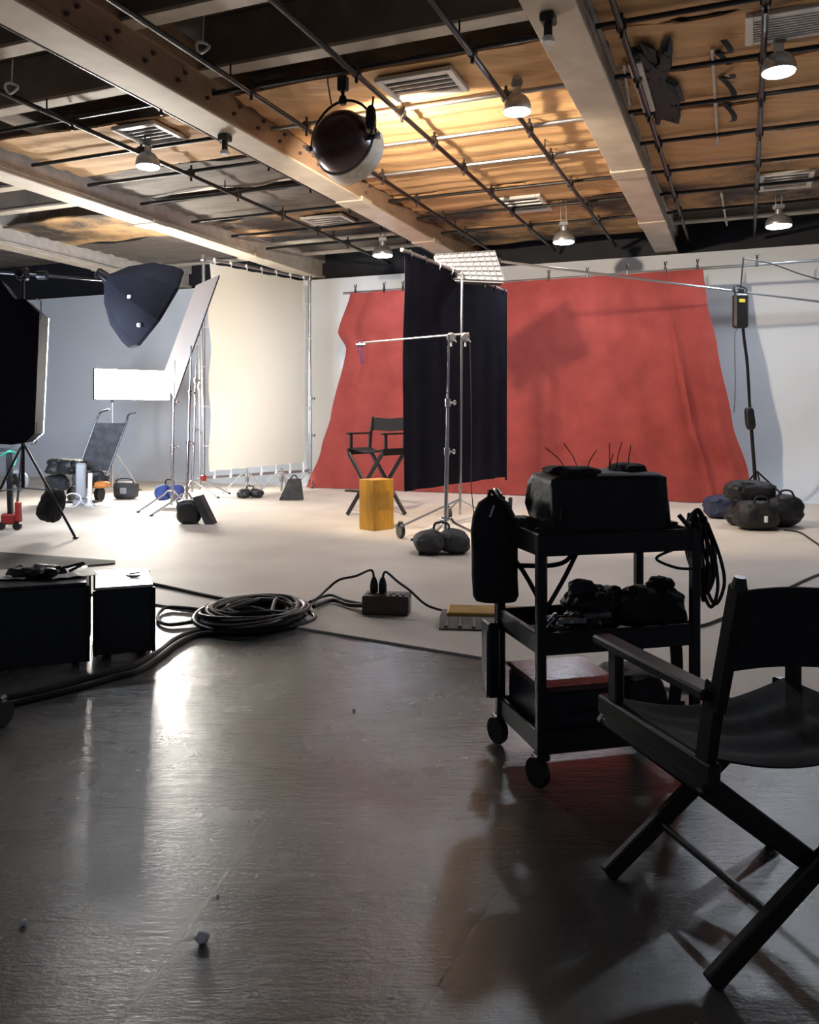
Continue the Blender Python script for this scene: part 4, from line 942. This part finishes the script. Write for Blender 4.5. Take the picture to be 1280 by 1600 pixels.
# bags at the right
for (x, y, s, mt, lab, ex, seed) in ((1148, 812, (.52, .4, .27), m_navybag, 'navy bag lying against the corner of the red backdrop', .5, 61), (1193, 831, (.44, .38, .32), m_nylon, 'round black bag with a white tag at the front of the pile', .75, 62), (1232, 826, (.46, .4, .36), m_nylon, 'black bag behind the white-tagged one, away from the backdrop', .75, 63)):
    c = G(x, y, ZF); c.y += s[1]/2; t = thing('equipment_bag', c, lab, 'bag', 'bags piled beside the backdrop')
    mb = MB(); mb.bag(c+Vector((0, 0, s[2]/2)), s, ex, .06, 6, seed=seed); build('bag_body', mb, mt, t)
    mb = MB(); mb.path(smooth_path([c+Vector((-s[0]*.2, -s[1]*.3, s[2]*.82)), c+Vector((-s[0]*.1, -s[1]*.3, s[2]*1.12)), c+Vector((s[0]*.15, -s[1]*.3, s[2]*1.12)), c+Vector((s[0]*.25, -s[1]*.3, s[2]*.80))]), .012, 6); build('strap', mb, m_canvas, t)
    if seed == 62:
        mb = MB(); mb.box(c+Vector((.03, -s[1]*.5, s[2]*.42)), (.035, .02, .07), None, .006); tag(build('tag', mb, m_paper, t), 'white tag')
v = G(1212, 834, ZF)+Vector((0, .74, 0)); mb = MB(); mb.bag(v+Vector((0, -.05, .38)), (.55, .42, .26), .75, .06, 6, seed=64); mb.bag(v+Vector((0, 0, .13)), (.5, .36, .26), .75, .05, 6, seed=65); single('equipment_bag', mb, m_nylon, 'black bag heaped on top at the back of the pile', 'bag', 'bags right of the backdrop')

# ================================================================== TROLLEY
NL = G(845, 1228); FL = G(782, 1160); Dd = (FL-NL); Dl = Dd.length; yv = Dd.normalized(); xv = Vector((yv.y, -yv.x, 0)); Wc = .578
def K(x, y, z): return NL+xv*x+yv*y+Vector((0, 0, z))
Mk = frame(xv, yv, Vector((0, 0, 1)))
t = cart = thing('trolley', NL+xv*Wc/2+yv*Dl/2, 'black three-tier equipment trolley on casters, loaded with gear', 'trolley')
for (x, y, top) in ((0, 0, .84), (Wc, 0, .84), (0, Dl, .93), (Wc, Dl, .84)):
    mb = MB(); mb.bar(K(x, y, .10), K(x, y, top), .032, .032, yv, .005); o = build('leg', mb, m_darksteel, t)
    mb = MB(); mb.lathe([(.02, -.014), (.048, -.014), (.052, 0), (.048, .014), (.02, .014)], K(x-.015, y-.01, .053), xv+yv*.3, 20); mb.box(K(x, y, .098), (.05, .05, .02), Mk, .004); mb.box(K(x-.0, y, .075), (.012, .03, .06), Mk, .003); build('caster', mb, m_rubber, o)
for nm, z in (('top_shelf', .775), ('middle_shelf', .445), ('bottom_shelf', .115)):
    mb = MB(); mb.box(K(Wc/2, Dl/2, z), (Wc-.03, Dl-.03, .016), Mk, .003)
    for (a, b) in (((0, 0), (Wc, 0)), ((0, Dl), (Wc, Dl)), ((0, 0), (0, Dl)), ((Wc, 0), (Wc, Dl))): mb.bar(K(*a, z+.025), K(*b, z+.025), .016, .075, bev=.004)
    build(nm, mb, m_black, t)
mb = MB(); mb.path(smooth_path([K(0, Dl, .93), K(0, Dl+.05, .95), K(.02, Dl+.09, .90)], 4), .010, 8); build('push_handle', mb, m_dullsteel, t)
# big soft bag on top
c = K(.285, .16, .79); t = thing('equipment_bag', c, 'large square black bag on top of the trolley', 'bag')
mb = MB(); mb.bag(c+Vector((0, 0, .122)), (.455, .30, .245), .28, .022, 9, Mk, 44, 24, seed=70); build('bag_body', mb, m_nylon, t)
mb = MB(); mb.bag(c+xv*-.12+yv*-.02+Vector((0, 0, .245)), (.16, .2, .045), .6, .02, 9, Mk, seed=71); mb.bag(c+xv*.13+yv*.0+Vector((0, 0, .245)), (.10, .16, .05), .6, .02, 9, Mk, seed=72); build('top_flap', mb, m_canvas, t)
mb = MB(); mb.path(smooth_path([c+xv*-.19+yv*-.14+Vector((0, 0, .19)), c+xv*-.21+yv*-.17+Vector((0, 0, .10)), c+xv*-.2+yv*-.15+Vector((0, 0, .02))]), .010, 6); build('strap', mb, m_canvas, t)
mb = MB(); v = c+Vector((0, 0, .245))
for (dx, lx, lz) in ((-.10, -.10, .085), (-.06, -.07, .10), (-.05, .05, .075), (.05, -.0, .10), (.07, .03, .105), (.045, .02, .06), (.12, .015, .09)):
    mb.path([v+xv*dx-Vector((0, 0, .02)), v+xv*(dx+lx*.5)+Vector((0, 0, lz*.55)), v+xv*(dx+lx)+Vector((0, 0, lz))], .0018, 5)
single('wire_bunch', mb, m_rubber, 'thin stiff wires sticking up out of the big trolley bag', 'wires')
# hanging pouch on the left rear corner
pc_ = K(-.045, Dl-.06, .0); yy = pc_.y
t = thing('hanging_pouch', Vector((pc_.x, yy, P(770, 940, yy).z)), 'tall black pouch hanging off the trolley above the slim metal box', 'pouch')
prof = [(.0, 940), (.075, 938), (.086, 930), (.085, 900), (.088, 860), (.092, 830), (.082, 805), (.055, 785), (.02, 774)]
mb = MB(); x0 = P(772, 860, yy).x
pp = []
for (r_, y) in prof:
    pp.append((max(r_, .004), P(0, y, yy).z))
mb.lathe(pp, (x0, yy, 0), (0, 0, 1), 22); mb.v = [Vector((x0+(v.x-x0)*.98+(.06 if False else 0)-.02*(v.z-.85), yy+(v.y-yy)*.7, v.z))+Vector((.006*mnoise.noise(v*20), .006*mnoise.noise(v*20+Vector((9, 9, 9))), 0)) for v in mb.v]
build('pouch_body', mb, m_canvas, t)
mb = MB(); mb.path(smooth_path([P(768, 800, yy-.05), P(764, 775, yy-.02), P(770, 768, yy), P(786, 800, yy-.04)]), .006, 6); build('cord', mb, m_canvas, t)
mb = MB(); mb.path([P(766, 808, yy-.075), P(772, 790, yy-.06)], .004, 6); mb.tube(P(766, 775, yy), P(764, 765, yy), .006, n=8); build('hook', mb, m_whiteplastic, t)
t = thing('spring_clamp', K(.02, Dl-.01, .86), 'small clamp with a pale tip standing up behind the hanging pouch', 'clamp')
mb = MB(); mb.bar(K(.01, Dl-.06, .83), K(.015, Dl-.06, .905), .016, .02, (0, 1, 0)); mb.bar(K(-.01, Dl-.06, .83), K(-.005, Dl-.06, .89), .012, .02, (0, 1, 0)); build('jaws', mb, m_black, t)
mb = MB(); mb.bar(K(.016, Dl-.06, .90), K(.018, Dl-.06, .93), .014, .018, (0, 1, 0)); tag(build('tip', mb, m_whiteplastic, t), 'pale tip')
for i, (x, y, s, lab) in enumerate(((.045, .25, (.10, .13, .085), 'black pouch lying between the hanging pouch and the big bag'), (.05, .12, (.06, .10, .06), 'small black pouch against the big bag, on the front rim side'), (.545, .17, (.07, .18, .07), 'small black pouch between the big bag and the hanging cable loops'))):
    mb = MB(); mb.bag(K(x, y, .784+s[2]/2), s, .55, .02, 12, Mk, seed=80+i); single('small_pouch', mb, m_nylon, lab, 'pouch', 'small pouches on the trolley top')
# cables hanging at the right end
t = thing('cable_bundle', K(Wc+.05, .06, .42), 'bundle of black cable loops hanging at the end of the trolley', 'cable')
rg = random.Random(5)
for k in range(11):
    a0 = K(Wc+.035+rg.uniform(-.01, .02), .02+rg.uniform(-.02, .05), .875+rg.uniform(-.02, .02)); wd = rg.uniform(.015, .055); zb_ = rg.uniform(.56, .62); yo = rg.uniform(-.04, .04)
    mb = MB(); mb.path(smooth_path([a0+xv*-.012, a0+xv*(-.012-wd*.2)-Vector((0, 0, .12)), Vector((*(a0+xv*(wd*.1)).xy, zb_+.06)), Vector((*(a0+xv*wd*.6+yv*yo).xy, zb_)), Vector((*(a0+xv*wd*1.3+yv*yo).xy, zb_+.07)), a0+xv*wd*1.25-Vector((0, 0, .12)), a0+xv*.012]), .0065, 6)
    build('cable_loop', mb, m_rubber, t)
mb = MB(); mb.tube(K(Wc-.01, .0, .83), K(Wc-.05, .02, .885), .008, n=8); mb.path(smooth_path([K(Wc+.0, .03, .86), K(Wc+.03, .03, .90), K(Wc+.06, .03, .86)]), .008, 6); build('hook', mb, m_blackmetal, t)
mb = MB(); mb.path(smooth_path([K(Wc-.02, .1, .75), K(Wc-.12, .05, .73), K(Wc-.06, .02, .70), K(Wc+.0, -.02, .70)]), .005, 6); single('cable', mb, m_rubber, 'short cable loop drooping below the trolley top', 'cable')
# middle shelf: lumps and clamps
for i, (x, y, s, lab, mt, sg_) in enumerate(((.30, .22, (.22, .18, .15), 'lumpy black bag in the middle of the trolley\'s middle shelf', m_nylon, 90), (.48, .15, (.24, .2, .16), 'dark folded cloth heap on the trolley\'s middle shelf', m_canvas, 91))):
    c = K(x, y, .455); t = thing('equipment_bag', c, lab, 'bag', 'soft gear on the middle shelf')
    mb = MB(); mb.bag(c+Vector((0, 0, s[2]/2)), s, .8, .05, 12, Mk, seed=sg_); mb.bag(c+xv*.05+Vector((0, 0, s[2]*.5)), (s[0]*.6, s[1]*.7, s[2]*1.0), .7, .04, 14, Mk @ rz(.6), seed=sg_+3); build('bag_body', mb, mt, t)
    mb = MB(); mb.bag(c+xv*(-.04 if i == 0 else .05)+Vector((0, 0, s[2]*.98)), (.09, .08, .07), .7, .03, 16, Mk, seed=sg_+5); build('top_flap', mb, m_greybag if i == 0 else mt, t)
mb = MB(); mb.bag(K(.165, .12, .4755), (.27, .19, .045), .6, .012, 14, Mk, seed=97); single('small_pouch', mb, m_nylon, 'flat black pouch under the metal clamps on the trolley\'s middle shelf', 'pouch')
rg = random.Random(2)
for i in range(9):
    c = K(.05+i*.03, .05+.05*(i % 3), .492+.012*(i % 2)); t = thing('spring_clamp', c, 'metal spring clamp jumbled along the front of the middle shelf', 'clamp', 'clamps on the middle shelf')
    a = rg.uniform(-.8, .8); d = xv*math.cos(a)+yv*math.sin(a); n_ = xv*-math.sin(a)+yv*math.cos(a)
    mb = MB(); mb.bar(c-d*.05+n_*.012+Vector((0, 0, .02)), c+d*.045+n_*-.004+Vector((0, 0, .03)), .010, .018, bev=.003); mb.bar(c-d*.05-n_*.012+Vector((0, 0, .02)), c+d*.045+n_*.004+Vector((0, 0, .03)), .010, .018, bev=.003); build('jaws', mb, m_dullsteel if i % 2 else m_black, t)
    mb = MB(); mb.tube(c-n_*.018+Vector((0, 0, .026)), c+n_*.018+Vector((0, 0, .026)), .007, n=8); build('pivot', mb, m_chrome, t)
# folded tripod and strapping behind the shelves
t = thing('folded_tripod', K(.14, Dl-.03, .46), 'black ratcheted post with crossing braces at the back of the trolley', 'tripod')
mb = MB(); mb.bar(K(.155, Dl-.05, .456), K(.155, Dl-.05, .765), .022, .022, yv, .003)
for k in range(14): mb.box(K(.135, Dl-.05, .50+k*.019), (.018, .016, .008), Mk, .001)
build('ratchet_post', mb, m_blackmetal, t)
for pts in ([(-.03, .76), (.06, .66), (.15, .50)], [(.30, .76), (.23, .63), (.16, .52)]):
    mb = MB(); mb.path(smooth_path([K(x, Dl-.075, z) for x, z in pts], 4), .009, 8); build('brace', mb, m_blackmetal, t)
mb = MB(); mb.path(smooth_path([K(.05, Dl-.085, .68), K(.16, Dl-.085, .675), K(.23, Dl-.085, .69), K(.29, Dl-.085, .75)], 4), .009, 8); build('strap', mb, m_canvas, t)
# bottom: wide case, crate lid
c = K(.17, Dl/2+.0, .124); t = thing('tool_case', c, 'dark tool case with a maroon sheen lid on the trolley\'s bottom shelf', 'case')
mb = MB(); mb.box(c+Vector((0, 0, .085)), (.30, Dl-.06, .17), Mk, .01); build('case_body', mb, m_case, t)
mb = MB(); mb.box(c+Vector((0, 0, .180)), (.305, Dl-.055, .02), Mk, .006); tag(build('lid', mb, m_maroonlid, t), 'maroon lid')
mb = MB(); mb.path(smooth_path([c+yv*(-Dl/2+.025)+xv*-.05+Vector((0, 0, .1)), c+yv*(-Dl/2+.005)+xv*-.03+Vector((0, 0, .11)), c+yv*(-Dl/2+.005)+xv*.03+Vector((0, 0, .11)), c+yv*(-Dl/2+.025)+xv*.05+Vector((0, 0, .1))], 4), .006, 6); build('handle', mb, m_blackmetal, t)
c = K(.44, Dl/2+.02, .124); mb = MB(); mb.bag(c+Vector((0, 0, .09)), (.2, .28, .18), .5, .03, 9, Mk, seed=95); single('equipment_bag', mb, m_nylon, 'black bag beside the tool case on the trolley\'s bottom shelf', 'bag')
# battery bracket on the left rear leg
c = K(-.035, Dl+.01, .18); t = thing('battery_box', c, 'slim dark metal box strapped to a trolley leg under the hanging pouch', 'box')
mb = MB(); mb.box(c+Vector((0, 0, .14)), (.045, .09, .28), Mk, .006); build('box_body', mb, m_darksteel, t)
mb = MB(); mb.bar(c+xv*-.026+yv*-.03+Vector((0, 0, .0)), c+xv*-.026+yv*-.03+Vector((0, 0, .25)), .006, .008, yv); mb.path([c+xv*-.0+yv*-.05+Vector((0, 0, .28)), c+xv*.0+yv*-.05+Vector((0, 0, .42)), c+xv*.03+yv*-.05+Vector((0, 0, .44))], .003, 5); build('bracket', mb, m_chrome, t)
t = thing('strap', K(Wc-.05, -.02, .2), 'black strap dangling under the trolley\'s middle shelf', 'strap')
def fn(u, v): return K(Wc-.06+.045*u+.01*math.sin(v*5), .06+.01*math.sin(v*6), .44-.24*v)
mb = MB(); mb.sheet(fn, 4, 14, .008); build('webbing', mb, m_canvas, t)
mb = MB(); mb.box(K(Wc-.035, .055, .20), (.06, .02, .04), Mk, .005); build('buckle', mb, m_black, t)
for o in bpy.data.objects:
    if '_local' in o: del o['_local']
